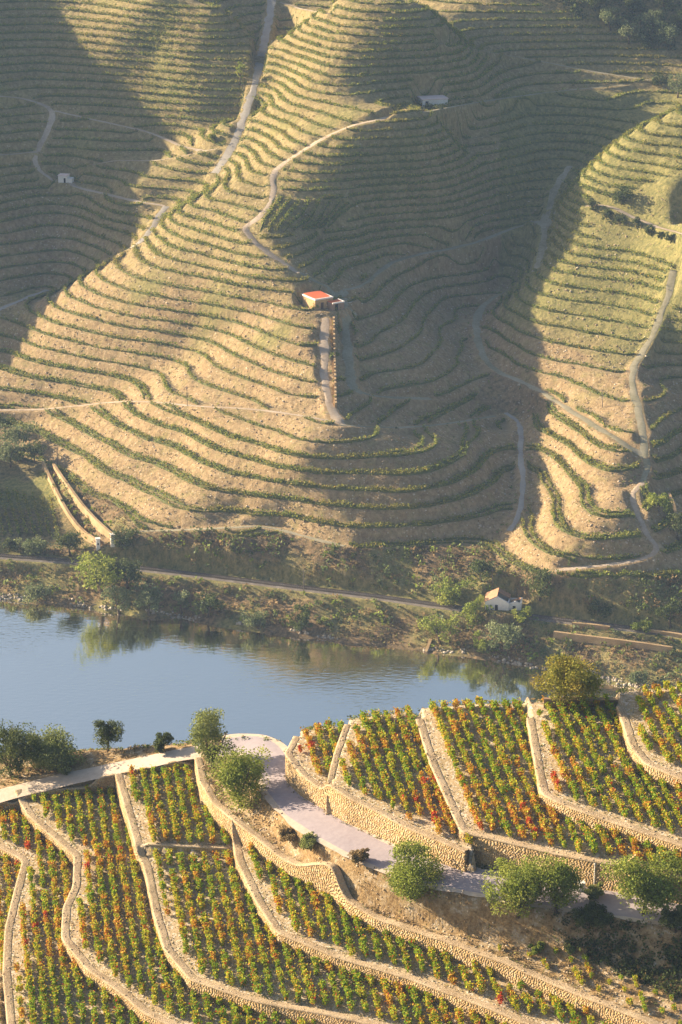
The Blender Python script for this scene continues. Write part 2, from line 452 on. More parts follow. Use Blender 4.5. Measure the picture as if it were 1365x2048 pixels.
# ------------------------------------------------------------------ bench terraces
LV = np.array([17.0, 20.8, 24.5, 28.0, 31.2, 34.2] + list(np.arange(37.2, 61, 3.05)) + list(np.arange(61.6, 200, 2.3)))
PXg, PYg = project(np.stack([G.X, G.Y, H0], -1))
wood = (PXg - 1060) / 330 - PYg / 120 > 0                      # dark wood in the upper right corner
field = inside([(-80, 925), (85, 925), (120, 1000), (190, 1095), (-80, 1110)], PXg, PYg)    # level plot by the railway
plot = inside([(500, 458), (560, 395), (700, 398), (735, 425), (640, 470), (520, 470)], PXg, PYg)   # young rows running downhill
scrubby = inside([(985, 742), (1060, 765), (1110, 800), (1060, 835), (1000, 825), (950, 800)], PXg, PYg)
meadow = inside([(1170, 415), (1400, 330), (1400, 530), (1180, 470)], PXg, PYg)
nat = noise2(G.X, G.Y, 14, 3)
bankmask = sstep(16.4, 17.2, H0 + nat * 0.5)
for L, w, key in track_lines:
    d, zn = seg_dist(G.X, G.Y, L, 10)
    tr_d = np.minimum(tr_d, d - w / 2)
terr = bankmask * (~wood) * (~field) * (~scrubby) * (~plot) * (~meadow) * sstep(0.2, 2.2, tr_d)
HT = H0 + noise2(G.X, G.Y, 15, 51, 2) * 0.35 + noise2(G.X, G.Y, 5, 52, 2) * 0.10      # the benches wander a little off the true contours
k = np.clip(np.searchsorted(LV, HT) - 1, 0, len(LV) - 2)
stepz = LV[k + 1] - LV[k]; fr = np.clip((HT - LV[k]) / stepz, 0, 1)
FB = 0.38
prof = np.where(fr < FB, 0.05 * fr / FB, 0.05 + 0.95 * sstep(0, 1, (fr - FB) / (1 - FB)) * 0.5 + 0.475 * (fr - FB) / (1 - FB))
ZT = LV[k] + stepz * prof
Z = H0 + (ZT - HT) * terr
# rough banks and rock above the railway and along the shore
rough = (1 - bankmask)
dR, zR = seg_dist(G.X, G.Y, RAILW, 14)
Z += rough * (noise2(G.X, G.Y, 9, 5, 4) * 1.5 + np.abs(noise2(G.X, G.Y, 16, 8, 2)) * 1.2) * sstep(1.5, 5, dR) * (~field)
Z += (noise2(G.X, G.Y, 3.2, 11, 3) * (0.10 + 0.20 * bankmask * (fr > FB)) + noise2(G.X, G.Y, 1.3, 12, 2) * 0.22 * bankmask * (fr > FB)) * sstep(0, 1.5, tr_d)
outcrop = sstep(0, 1, 1 - np.hypot((PXg - 1250) / 150, (PYg - 1170) / 55)) + sstep(0, 1, 1 - np.hypot((PXg - 450) / 220, (PYg - 1105) / 45))
Z += outcrop * np.abs(noise2(G.X, G.Y, 6, 21, 4)) * 3.2 * sstep(2, 6, dR)
for L, w, key in track_lines:
    d, zn = seg_dist(G.X, G.Y, L, 10)
    wt = 1 - sstep(w / 2 + 0.2, w / 2 + 2.0, d)
    Z = Z * (1 - wt) + (zn - 0.06) * wt
wt = 1 - sstep(2.6, 4.6, dR); Z = Z * (1 - wt) + (RAIL_Z - 0.35) * wt
pads = [((648, 612), 7.5), ((690, 600), 4.0), ((867, 212), 6.0), ((132, 362), 4.0), ((1085, 446), 4.5), ((1008, 1212), 6.5)]
for (a, b), r in pads:
    p = G.hit(a, b, H0, near=600); d = np.hypot(G.X - p[0], G.Y - p[1]); wt = 1 - sstep(r, r + 2.5, d)
    Z = Z * (1 - wt) + p[2] * wt
G.Z = Z

M = {}
# ground materials ------------------------------------------------------------
def hill_mat():
    m, nt, b = new_mat("schist_hillside"); b.inputs["Roughness"].default_value = 0.95
    geo = N(nt, "ShaderNodeNewGeometry").outputs["Position"]
    at = N(nt, "ShaderNodeAttribute"); at.attribute_name = "tint"     # r bench, g scrub, b grass
    sp = N(nt, "ShaderNodeSeparateColor"); nt.links.new(at.outputs["Color"], sp.inputs[0])
    mp = N(nt, "ShaderNodeMapping"); mp.inputs["Scale"].default_value = (1, 1, 0.55); nt.links.new(geo, mp.inputs[0])
    n1 = noise_node(nt, 0.05, 4, 0.6, geo); n2 = noise_node(nt, 0.75, 7, 0.78, mp.outputs[0]); n3 = noise_node(nt, 0.22, 4, 0.6, geo)
    soil = ramp(nt, n2.outputs[0], [(0.36, (0.19, 0.122, 0.06)), (0.5, (0.39, 0.27, 0.142)), (0.64, (0.59, 0.43, 0.255))]).outputs[0]
    soil = mixc(nt, 0.35, soil, ramp(nt, n1.outputs[0], [(0.35, (0.29, 0.21, 0.10)), (0.65, (0.52, 0.385, 0.21))]).outputs[0])
    v = N(nt, "ShaderNodeTexVoronoi"); v.inputs["Scale"].default_value = 1.5; nt.links.new(geo, v.inputs["Vector"])
    sc = N(nt, "ShaderNodeSeparateColor"); nt.links.new(v.outputs["Color"], sc.inputs[0])
    a1 = N(nt, "ShaderNodeMath", operation='LESS_THAN'); a1.inputs[1].default_value = 0.09; nt.links.new(sc.outputs[0], a1.inputs[0])
    a2 = N(nt, "ShaderNodeMath", operation='LESS_THAN'); a2.inputs[1].default_value = 0.36; nt.links.new(v.outputs["Distance"], a2.inputs[0])
    a3 = N(nt, "ShaderNodeMath", operation='MULTIPLY'); nt.links.new(a1.outputs[0], a3.inputs[0]); nt.links.new(a2.outputs[0], a3.inputs[1])
    soil = mixc(nt, a3.outputs[0], soil, (0.66, 0.55, 0.38))
    grass = ramp(nt, n2.outputs[0], [(0.35, (0.12, 0.135, 0.04)), (0.5, (0.25, 0.24, 0.08)), (0.65, (0.40, 0.34, 0.13))]).outputs[0]
    scrub = ramp(nt, n2.outputs[0], [(0.38, (0.09, 0.075, 0.04)), (0.5, (0.22, 0.155, 0.08)), (0.66, (0.40, 0.26, 0.14))]).outputs[0]
    # weeds creep over the soil in patches
    wf = N(nt, "ShaderNodeMapRange"); wf.inputs[1].default_value = 0.50; wf.inputs[2].default_value = 0.68; nt.links.new(n3.outputs[0], wf.inputs[0])
    wf2 = N(nt, "ShaderNodeMath", operation='MULTIPLY'); wf2.inputs[1].default_value = 0.45; nt.links.new(wf.outputs[0], wf2.inputs[0])
    col = mixc(nt, wf2.outputs[0], soil, grass)
    col = mixc(nt, sp.outputs[0], col, mixc(nt, 0.5, soil, (0.36, 0.29, 0.16)))
    col = mixc(nt, sp.outputs[1], col, scrub)
    col = mixc(nt, sp.outputs[2], col, grass)
    nt.links.new(col, b.inputs["Base Color"])
    ad = N(nt, "ShaderNodeMath", operation='ADD'); nt.links.new(a3.outputs[0], ad.inputs[0]); nt.links.new(n2.outputs[0], ad.inputs[1])
    n5 = noise_node(nt, 2.6, 4, 0.7, geo); ad2 = N(nt, "ShaderNodeMath", operation='MULTIPLY_ADD'); ad2.inputs[1].default_value = 0.5
    nt.links.new(n5.outputs[0], ad2.inputs[0]); nt.links.new(ad.outputs[0], ad2.inputs[2])
    bump(nt, b, ad2.outputs[0], 1.0, 0.75)
    return m
M['hill'] = hill_mat()
bench = terr * (fr < FB + 0.06)
bscrub = np.clip(rough * (1 - sstep(0, 1, nat * 0.0)), 0, 1) * (1 - 0.75 * sstep(0.05, 0.4, nat)) * (H0 > -1)
grassy = np.clip(rough * sstep(-0.05, 0.35, nat) * 0.8 + meadow * 0.6 + field * 0.35 + plot * 0.5, 0, 1)
grassy = np.maximum(grassy, 0.75 * (1 - sstep(2.5, 6.5, dR)) * rough)
grassy = np.maximum(grassy, 0.38 * sstep(54, 68, H0 + nat * 8) * bankmask)
grassy = np.maximum(grassy, 0.8 * sstep(0.15, 0.75, noise2(G.X, G.Y, 22, 55, 3)) * bankmask * sstep(28, 45, H0))
grassy = np.maximum(grassy, 0.88 * sstep(42, 52, H0 + nat * 4) * bankmask * inside([(1000, 180), (1400, 180), (1400, 700), (1250, 740), (1000, 640)], PXg, PYg))
bscrub = np.maximum(bscrub, wood * 0.9); bscrub = np.maximum(bscrub, scrubby * 0.6)
low = sstep(3.0, 0.8, H0 + nat * 0.6)
keep = (PXg > -160) & (PXg < 1530) & (PYg < 1500)
hill_me, used = grid_mesh("hillside", G.X, G.Y, Z, keep)
a = hill_me.attributes.new("tint", 'FLOAT_COLOR', 'POINT')
c = np.ones((used.sum(), 4), np.float32)
c[:, 0] = bench.ravel()[used]; c[:, 1] = bscrub.ravel()[used]; c[:, 2] = grassy.ravel()[used]
a.data.foreach_set("color", c.ravel())
tag(obj("hillside", hill_me, M['hill']), kind="structure")
# coarse land around it (outside the picture it carries on and shades the slope)
inner = (GC.X > -156) & (GC.X < 162) & (GC.Y > 576) & (GC.Y < 1080)
Zl = GC.Z - 0.3; Zl[inner] -= 6
land_me, u2 = grid_mesh("outer_hills", GC.X, GC.Y, Zl)
a = land_me.attributes.new("tint", 'FLOAT_COLOR', 'POINT'); c = np.zeros((len(land_me.vertices), 4), np.float32); c[:, 2] = 0.3; a.data.foreach_set("color", c.ravel())
tag(obj("outer_hills", land_me, M['hill']), kind="structure")

# ------------------------------------------------------------------ river
def water_mat():
    m, nt, b = new_mat("river_water")
    nt.nodes.remove(b); out_ = nt.nodes["Material Output"]
    geo = N(nt, "ShaderNodeNewGeometry").outputs["Position"]
    mp = N(nt, "ShaderNodeMapping"); mp.inputs["Scale"].default_value = (0.5, 1.0, 1); mp.inputs["Rotation"].default_value = (0, 0, 0.25); nt.links.new(geo, mp.inputs[0])
    n1 = noise_node(nt, 0.75, 3, 0.55, mp.outputs[0]); n2 = noise_node(nt, 0.02, 2, 0.5, geo)
    mr = N(nt, "ShaderNodeMapRange"); mr.inputs[1].default_value = 0.35; mr.inputs[2].default_value = 0.65; mr.inputs[3].default_value = 0.25; mr.inputs[4].default_value = 1.0
    nt.links.new(n2.outputs[0], mr.inputs[0])
    h = N(nt, "ShaderNodeMath", operation='MULTIPLY'); nt.links.new(n1.outputs[0], h.inputs[0]); nt.links.new(mr.outputs[0], h.inputs[1])
    bp = N(nt, "ShaderNodeBump"); bp.inputs["Distance"].default_value = 0.06; nt.links.new(h.outputs[0], bp.inputs["Height"])
    df = N(nt, "ShaderNodeBsdfDiffuse"); df.inputs["Color"].default_value = (0.045, 0.055, 0.035, 1)
    gl = N(nt, "ShaderNodeBsdfGlossy"); gl.inputs["Color"].default_value = (1.0, 0.95, 0.88, 1); gl.inputs["Roughness"].default_value = 0.05
    mx = N(nt, "ShaderNodeMixShader"); mx.inputs[0].default_value = 0.88
    nt.links.new(bp.outputs[0], gl.inputs["Normal"]); nt.links.new(df.outputs[0], mx.inputs[1]); nt.links.new(gl.outputs[0], mx.inputs[2]); nt.links.new(mx.outputs[0], out_.inputs["Surface"])
    return m
M['water'] = water_mat()
tag(obj("river_water", mesh_np("river_water", [(-330, 330, 0), (330, 330, 0), (330, 760, 0), (-330, 760, 0)], [[0, 1, 2, 3]]), M['water']), kind="structure")

# ------------------------------------------------------------------ ribbons for tracks
M['pale'] = speckle_mat("dusty_track", (0.30, 0.23, 0.16), (0.43, 0.345, 0.26), (0.56, 0.47, 0.37), 1.0, 0.05)
M['grey'] = speckle_mat("gravel_track", (0.27, 0.24, 0.21), (0.36, 0.33, 0.29), (0.45, 0.41, 0.37), 1.0, 0.08)
M['grassy'] = speckle_mat("grassy_track", (0.19, 0.18, 0.10), (0.31, 0.28, 0.19), (0.42, 0.37, 0.27), 1.0, 0.06)
def ribbon(name, L, w, mat, lift, look, edge=0.25, n=5, seed=0):
    L = resample(L, 1.0); t = np.gradient(L[:, :2], axis=0); t /= np.linalg.norm(t, axis=1)[:, None] + 1e-9
    nrm = np.c_[-t[:, 1], t[:, 0]]
    rows = []
    s = np.arange(len(L))
    for k in range(n):
        u = (k / (n - 1) - 0.5)
        ww = w * (1 + edge * noise2(s * 1.0, s * 0 + (0 if u < 0 else 50), 4, seed + 3)) if abs(u) == 0.5 else w
        p = L[:, :2] + nrm * (u * ww * np.ones(len(L)))[:, None]
        z = look(p[:, 0], p[:, 1]) + lift * (1 if abs(u) < 0.5 else 0.25)
        rows.append(np.c_[p, z])
    V = np.stack(rows, 1).reshape(-1, 3)
    i = (np.arange(len(L) - 1)[:, None] * n + np.arange(n - 1)[None]).ravel()
    F = np.stack([i, i + n, i + n + 1, i + 1], -1)
    return tag(obj(name, mesh_np(name, V, F, True), mat), kind="structure")
for i, (L, w, key) in enumerate(track_lines):
    ribbon("dirt_track", L, w * 0.8, M[key], 0.10, G.look, edge=0.7, seed=i)
px, py = np.array([(1060, 447), (1085, 432), (1100, 442), (1085, 458)]).T
p = np.array([G.hit(a, b, near=600) for a, b in zip(px, py)])
yard = G.hit(675, 606, near=600)
def patch(name, c, rx, ry, mat, lift=0.12):
    V = [(c[0], c[1], G.look(c[0], c[1]) + lift)]; F = []
    n = 22
    for r in (0.5, 1.0):
        for i in range(n):
            t = 2 * math.pi * i / n; q = r * (1 + 0.12 * math.sin(3 * t + c[0]) + 0.08 * math.sin(5 * t))
            x = c[0] + rx * q * math.cos(t); y = c[1] + ry * q * math.sin(t)
            V.append((x, y, float(G.look(x, y)) + (lift if r < 1 else 0.02)))
    for i in range(n):
        F.append((0, 1 + i, 1 + (i + 1) % n)); F.append((1 + i, 1 + n + i, 1 + n + (i + 1) % n)); F.append((1 + i, 1 + n + (i + 1) % n, 1 + (i + 1) % n))
    return tag(obj(name, mesh_np(name, V, F, True), mat), kind="structure")
patch("yard_ground", yard, 6.5, 9.0, M['grassy'])
patch("turning_ground", G.hit(1085, 446, near=600), 5.5, 6.5, M['grassy'], 0.13)

# ------------------------------------------------------------------ foliage helpers
def leaf_mat(name, rough=0.7, trans=0.25):
    m, nt, b = new_mat(name); b.inputs["Roughness"].default_value = rough
    at = N(nt, "ShaderNodeAttribute"); at.attribute_name = "tint"
    nt.links.new(at.outputs["Color"], b.inputs["Base Color"])
    tr = N(nt, "ShaderNodeBsdfTranslucent"); nt.links.new(at.outputs["Color"], tr.inputs["Color"])
    mx = N(nt, "ShaderNodeMixShader"); mx.inputs[0].default_value = trans
    nt.links.new(b.outputs[0], mx.inputs[1]); nt.links.new(tr.outputs[0], mx.inputs[2])
    nt.links.new(mx.outputs[0], nt.nodes["Material Output"].inputs["Surface"])
    return m
M['leaf'] = leaf_mat("leaves", 0.7, 0.34)
M['bark'] = speckle_mat("bark", (0.07, 0.05, 0.035), (0.12, 0.09, 0.06), (0.19, 0.15, 0.11), 4.0, 0.03)

def leaf_quads(P, size, cols, r, flat=0.0):
    """one randomly turned leaf (bent quad) at each point; returns verts, faces, colours"""
    n = len(P)
    a = r.normal(size=(n, 3)); a[:, 2] *= (1 - flat); a /= np.linalg.norm(a, axis=1)[:, None] + 1e-9
    b = np.cross(a, r.normal(size=(n, 3))); b /= np.linalg.norm(b, axis=1)[:, None] + 1e-9
    s = (np.asarray(size) * np.ones(n))[:, None] * r.uniform(0.7, 1.3, (n, 1))
    V = np.stack([P - a * s * .5, P + b * s * .42, P + a * s * .5, P - b * s * .42], 1).reshape(-1, 3)
    F = np.arange(4 * n).reshape(-1, 4)
    return V, F, np.repeat(cols, 4, axis=0)

def pick_cols(r, n, pal, w, jit=0.15):
    pal = np.array(pal); c = pal[r.choice(len(pal), n, p=np.array(w) / sum(w))]
    return np.clip(c * (1 + r.normal(size=(n, 1)) * jit), 0.005, 1)

GREENS = [(0.18, 0.23, 0.04), (0.25, 0.29, 0.05), (0.13, 0.17, 0.04), (0.36, 0.34, 0.07), (0.44, 0.30, 0.07)]
GREENW = [4, 4, 1.5, 3, 0.8]

# ------------------------------------------------------------------ vine rows along the benches (contour lines of the hillside)
def contours(X, Y, F, level):
    """marching squares: list of polylines (n,2)"""
    S = F > level
    segs = {}
    code = S[:-1, :-1] * 1 + S[:-1, 1:] * 2 + S[1:, 1:] * 4 + S[1:, :-1] * 8
    jj, ii = np.nonzero((code > 0) & (code < 15))
    table = {1: [(3, 0)], 2: [(0, 1)], 3: [(3, 1)], 4: [(1, 2)], 5: [(3, 0), (1, 2)], 6: [(0, 2)], 7: [(3, 2)], 8: [(2, 3)], 9: [(2, 0)], 10: [(0, 1), (2, 3)], 11: [(2, 1)], 12: [(1, 3)], 13: [(1, 0)], 14: [(0, 3)]}
    def ekey(j, i, e):
        return (j, i, 0) if e == 0 else (j, i + 1, 1) if e == 1 else (j + 1, i, 0) if e == 2 else (j, i, 1)
    adj = {}
    for j, i in zip(jj.tolist(), ii.tolist()):
        for e0, e1 in table[int(code[j, i])]:
            k0 = ekey(j, i, e0); k1 = ekey(j, i, e1)
            adj.setdefault(k0, []).append(k1); adj.setdefault(k1, []).append(k0)
    def pos(k):
        j, i, v = k
        j2, i2 = (j + 1, i) if v else (j, i + 1)
        a, b = F[j, i], F[j2, i2]; t = (level - a) / (b - a + 1e-12)
        return (X[j, i] + t * (X[j2, i2] - X[j, i]), Y[j, i] + t * (Y[j2, i2] - Y[j, i]))
    out = []; seen = set()
    starts = [k for k, v in adj.items() if len(v) == 1] + list(adj)
    for s in starts:
        if s in seen: continue
        line = [s]; seen.add(s); cur = s
        while True:
            nx = [q for q in adj[cur] if q not in seen]
            if not nx: break
            cur = nx[0]; seen.add(cur); line.append(cur)
        if len(line) > 3: out.append(np.array([pos(q) for q in line]))
    return out

def visible(P, slack=1.2):
    """is a point of the far side in sight of the camera?"""
    t = np.linspace(0.80, 0.992, 90)
    C = np.array([0, 0, CAM_H])
    Q = C + (P[:, None, :] - C) * t[None, :, None]
    g = G.look(Q[..., 0], Q[..., 1]); g[(Q[..., 1] < G.y0)] = -99
    return (Q[..., 2] + slack > g).all(1)

CG = slice(None, None, 2)
Xc, Yc_, Hc = G.X[CG, CG], G.Y[CG, CG], HT[CG, CG]
row_ok = (bankmask > 0.5) & (~wood) & (~field) & (~scrubby) & (~plot) & (~meadow) & (tr_d > 0.5)
runs = []
for li, lv in enumerate(LV[:-1]):
    if lv > 150: break
    st = LV[li + 1] - lv
    fracs = (0.06, 0.30) if lv < 36 else (0.14,)
    for f in fracs:
        for ln in contours(Xc, Yc_, Hc, lv + f * st):
            ln = resample(ln, 1.0)
            if len(ln) < 6: continue
            for _ in range(2): ln[1:-1] = (ln[:-2] + ln[1:-1] * 2 + ln[2:]) / 4
            ok = G.look(ln[:, 0], ln[:, 1], row_ok.astype(float)) > 0.5
            P = np.c_[ln, G.look(ln[:, 0], ln[:, 1])]
            qx, qy = project(P)
            ok &= (qx > -14) & (qx < 1380) & (qy > -14) & visible(P + np.array([0, 0, 0.8]))
            # bare gaps where the rows have died back
            ok &= noise2(ln[:, 0], ln[:, 1], 30, 31, 2) > -0.86
            j = 0
            while j < len(ok):
                if not ok[j]: j += 1; continue
                e = j
                while e < len(ok) and (ok[e] or (e + 1 < len(ok) and ok[min(e + 1, len(ok) - 1)])): e += 1
                if e - j >= 7: runs.append(P[j:e])
                j = e + 1
# young plot with rows running downhill
for k in range(9):
    a = np.array([(560 + k * 20, 396 + k * 1.5), (520 + k * 17, 466 - k * 1.2)])
    L = np.array([G.hit(*p_, near=600) for p_ in a]); L = resample(L, 1.0); L[:, 2] = G.look(L[:, 0], L[:, 1])
    runs.append(L)
# rows of the level plot beside the railway
for k in range(8):
    a = [(-20 + k * 17, 975 + k * 3), (10 + k * 15, 1072)]
    L = np.array([G.hit(*p_, near=600) for p_ in a]); L = resample(L, 1.0); L[:, 2] = G.look(L[:, 0], L[:, 1])
    runs.append(L)
# meadow rows on the right spur
for k in range(5):
    a = [(1240 + k * 20, 500 - k * 6), (1390, 520 - k * 12)]
runs.sort(key=lambda q: -len(q))
print("vine runs", len(runs), "metres", sum(len(q) for q in runs))

def region_label(P):
    qx, qy = project(P[len(P) // 2]); qx, qy = float(qx), float(qy)
    if field[np.argmin(abs(G.ys - P[len(P) // 2][1])), np.argmin(abs(G.xs - P[len(P) // 2][0]))]: return ("vine row in the shaded level plot beside the railway", "vine rows in the level railway plot")
    if plot[np.argmin(abs(G.ys - P[len(P) // 2][1])), np.argmin(abs(G.xs - P[len(P) // 2][0]))]: return ("downhill vine row in the small plot above the red-roofed house", "downhill rows above the red-roofed house")
    if qx < 700 and qy > 830: return ("green vine row on the broad sunlit benches below the level track", "vine rows on the lowest sunlit benches")
    if qx < 660 and qy > 600: return ("vine row curving round the spur left of the red-roofed house", "vine rows left of the red-roofed house")
    if qx < 660 and qy > 480 - max(0, qx - 330) * 0.45: return ("vine row on the narrow upper benches of the sunlit spur crest", "vine rows along the sunlit spur crest")
    if qx < 540: return ("thin vine row on the hazy shaded slope at upper left", "vine rows on the upper left slope")
    if qx < 1000 and qy > 800: return ("dark vine row on the shaded slope above the white ruin", "vine rows above the white ruin")
    if qx < 960 and qy > 440: return ("vine row in the shaded hollow right of the red-roofed house", "vine rows in the shaded hollow")
    if qx < 860: return ("vine row on the slope left of the flat-roofed white shed", "vine rows left of the flat-roofed shed")
    if qy > 840 and qx > 960: return ("vine row on the low benches near the foot of the right spur", "vine rows at the foot of the right spur")
    if qx > 1270 and qy > 560: return ("dark vine row on the shaded slope at the right edge", "vine rows at the right edge")
    if qy > 200 + max(0, 1365 - qx) * 0.6 and qx > 1000: return ("golden green vine row on the sunlit face of the right spur", "vine rows on the sunlit right spur")
    return ("thin vine row on the slope right of the flat-roofed white shed", "vine rows right of the flat-roofed shed")

def row_mesh(Ls, r, per=16):
    Vs, Fs, Cs = [], [], []; b = 0
    for L in Ls:
        n = int(len(L) * (per + 5 * (L[0, 2] > 58)))
        u = r.uniform(0, len(L) - 1, n); i = np.minimum(u.astype(int), len(L) - 2); f = (u - i)[:, None]
        p = L[i] * (1 - f) + L[i + 1] * f
        dens = noise2(p[:, 0], p[:, 1], 2.2, 41, 2)
        kp = dens + r.uniform(-0.6, 0.6, n) > -0.42
        p = p[kp]; n = len(p); dens = dens[kp]
        hgt = 1.05 + 0.6 * dens + 0.25 * noise2(p[:, 0], p[:, 1], 25, 43, 1)
        wd = np.where(p[:, 2] > 58, 0.58, 0.36); q = p + np.c_[r.normal(0, 1, n) * wd, r.normal(0, 1, n) * wd, 0.12 + r.uniform(0, 1, n) ** 0.8 * hgt]
        cols = pick_cols(r, n, GREENS, GREENW)
        warm = np.clip(noise2(p[:, 0], p[:, 1], 18, 47, 2) * 1.6, 0, 1)[:, None]
        cols = cols * (1 - 0.5 * warm) + np.array([0.28, 0.22, 0.05]) * 0.5 * warm
        V, F, C = leaf_quads(q, r.uniform(0.3, 0.62, n), cols, r)
        # woody core on wires: a low continuous strip of stems inside the leaves
        g = noise2(L[:, 0], L[:, 1], 2.2, 41, 2); w_ = 0.14 + 0.10 * g; hh = 0.55 + 0.5 * g
        t_ = np.gradient(L[:, :2], axis=0); t_ /= np.linalg.norm(t_, axis=1)[:, None] + 1e-9; nn = np.c_[-t_[:, 1], t_[:, 0]] * w_[:, None]
        z_ = L[:, 2]
        K = np.stack([np.c_[L[:, :2] - nn, z_ - 0.1], np.c_[L[:, :2] - nn * .8, z_ + hh], np.c_[L[:, :2] + nn * .8, z_ + hh], np.c_[L[:, :2] + nn, z_ - 0.1]], 1).reshape(-1, 3)
        i4 = (np.arange(len(L) - 1) * 4)[:, None]
        KF = np.vstack([np.hstack([i4 + e, i4 + e + 4, i4 + e + 5, i4 + e + 1]) for e in (0, 1, 2)])
        F = np.vstack([F, KF + len(V)]); V = np.vstack([V, K]); C = np.vstack([C, np.tile([[0.15, 0.17, 0.05]], (len(K), 1))])
        Vs.append(V); Fs.append(F + b); Cs.append(C); b += len(V)
    return np.vstack(Vs), np.vstack(Fs), np.vstack(Cs)
NROW = 290
ONES = "zeroth first second third fourth fifth sixth seventh eighth ninth tenth eleventh twelfth thirteenth fourteenth fifteenth sixteenth seventeenth eighteenth nineteenth twentieth".split()
TENS = {2: ("twentieth", "twenty"), 3: ("thirtieth", "thirty"), 4: ("fortieth", "forty"), 5: ("fiftieth", "fifty"), 6: ("sixtieth", "sixty"), 7: ("seventieth", "seventy"), 8: ("eightieth", "eighty"), 9: ("ninetieth", "ninety")}
def ordinal(n):
    if n <= 20: return ONES[n]
    if n >= 100: return "hundred and " + (ordinal(n - 100) if n > 100 else "first")
    t, o_ = divmod(n, 10); return TENS[t][0] if o_ == 0 else TENS[t][1] + "-" + ONES[o_]
rr = np.random.default_rng(5)
by_region = {}
for q in runs[:NROW]:
    by_region.setdefault(region_label(q), []).append(q)
for (lb, gp), qs in by_region.items():
    qs.sort(key=lambda q: float(project(q[len(q) // 2])[1]))
    for n_, q in enumerate(qs):
        V, F, C = row_mesh([q], rr)
        o0 = q[len(q) // 2]
        o = obj("vine_row", mesh_np("vine_row", V - o0, F, False, C), M['leaf'], None, o0)
        tag(o, lb + ", " + ordinal(n_ + 1) + " from top", "vine row", gp)
if len(runs) > NROW:
    V, F, C = row_mesh(runs[NROW:], rr)
    tag(obj("short_vine_rows", mesh_np("short_vine_rows", V, F, False, C), M['leaf']), kind="stuff")

# ------------------------------------------------------------------ trees and bushes
OLIVE = [(0.20, 0.24, 0.07), (0.26, 0.30, 0.09), (0.15, 0.18, 0.06), (0.33, 0.35, 0.12)]
FRESH = [(0.23, 0.29, 0.045), (0.31, 0.36, 0.06), (0.17, 0.22, 0.04), (0.40, 0.41, 0.09)]
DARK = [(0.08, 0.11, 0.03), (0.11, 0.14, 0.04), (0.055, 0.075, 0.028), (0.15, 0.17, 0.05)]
YELLOW = [(0.26, 0.26, 0.04), (0.33, 0.30, 0.05), (0.20, 0.22, 0.04), (0.36, 0.27, 0.05)]
GREY = [(0.17, 0.21, 0.09), (0.22, 0.25, 0.12), (0.12, 0.16, 0.06), (0.27, 0.29, 0.14)]
DRY = [(0.30, 0.21, 0.10), (0.36, 0.27, 0.13), (0.24, 0.17, 0.08), (0.19, 0.18, 0.07)]
def crown_mesh(w, h, base, pal, n_clump, n_leaf, size, r, loose=1.0, clump=0.26):
    """leaf clumps spread through an uneven crown volume: width w, from base to h"""
    Ps, Cs = [], []
    ch = h - base
    nl = int(r.integers(4, 7)); lobes = []
    for q in range(nl):
        t = 2 * math.pi * (q + r.uniform(0, .8)) / nl; rr_ = r.uniform(.12, .30) * w
        lobes.append((np.array([math.cos(t) * rr_, math.sin(t) * rr_, base + ch * (r.uniform(.25, .45) if q % 2 else r.uniform(.45, .72))]), r.uniform(.24, .36) * w, r.uniform(.26, .36) * ch))
    for k in range(n_clump):
        d = r.normal(size=3); d /= np.linalg.norm(d); rad = r.uniform(0.2, 1.0) ** 0.5
        lc, lr_, lh = lobes[k % nl]
        c = lc + d * rad * np.array([lr_, lr_, lh])
        rc = w * clump * r.uniform(0.45, 0.95)
        m = int(n_leaf / n_clump * r.uniform(0.7, 1.3))
        e = r.normal(size=(m, 3)); e /= np.linalg.norm(e, axis=1)[:, None]
        e *= (r.uniform(0.15, 1, (m, 1)) ** 0.5) * rc * np.array([1, 1, 0.8]) * loose
        p = c + e
        Ps.append(p); base_c = np.array(pal[r.integers(len(pal))])
        Cs.append(np.clip((0.55 * base_c + 0.45 * pick_cols(r, m, pal, [3, 3, 2, 1])) * (1 + r.normal(size=(m, 1)) * 0.14), 0.01, 1))
    P = np.vstack(Ps); C = np.vstack(Cs)
    lo = 0.06 * h
    P[:, 2] = np.maximum(P[:, 2], lo + np.abs(r.normal(0, 0.02 * h, len(P))))
    V, F, C = leaf_quads(P, size, C, r)
    return V, F, C
def trunk_mb(w, h, base, r, stems=1):
    mb = MB()
    for s in range(stems):
        lean = r.normal(0, 0.10, 2) * w; rad = 0.035 * h * (1 if stems == 1 else 0.7)
        b0 = np.array([r.normal(0, .03) * w * (stems > 1), r.normal(0, .03) * w * (stems > 1), -0.25])
        fork = np.array([lean[0] * .5, lean[1] * .5, base + 0.12 * h])
        mb.tube([b0, (b0 + fork) / 2 + np.array([lean[0] * .1, 0, 0]), fork], [rad * 1.35, rad, rad * .8], 7)
        for k in range(5):
            t = 2 * math.pi * (k + r.uniform(0, .6)) / 5
            tip = np.array([math.cos(t) * w * .34, math.sin(t) * w * .34, base + (h - base) * r.uniform(.45, .85)])
            mid = fork * .45 + tip * .55 + np.array([0, 0, -0.06 * h])
            mb.tube([fork - np.array([0, 0, .05 * h]), mid, tip], [rad * .62, rad * .38, rad * .12], 5)
    return mb
def tree(name, loc, w, h, pal, label, cat, n_leaf=900, size=0.5, base=0.3, clumps=22, seed=0, stems=1, group=None, loose=1.0, clump=0.26):
    r = np.random.default_rng(1000 + seed)
    t = empty(name, loc, 0)
    V, F, C = crown_mesh(w, h, base * h, pal, clumps, n_leaf, size, r, loose, clump)
    obj("crown" if cat == "tree" else "foliage", mesh_np("crown", V, F, False, C), M['leaf'], t)
    trunk_mb(w, h, base * h, r, stems).build("trunk" if cat == "tree" else "stem", M['bark'], t, smooth=True)
    tag(t, label, cat, group)
    return t
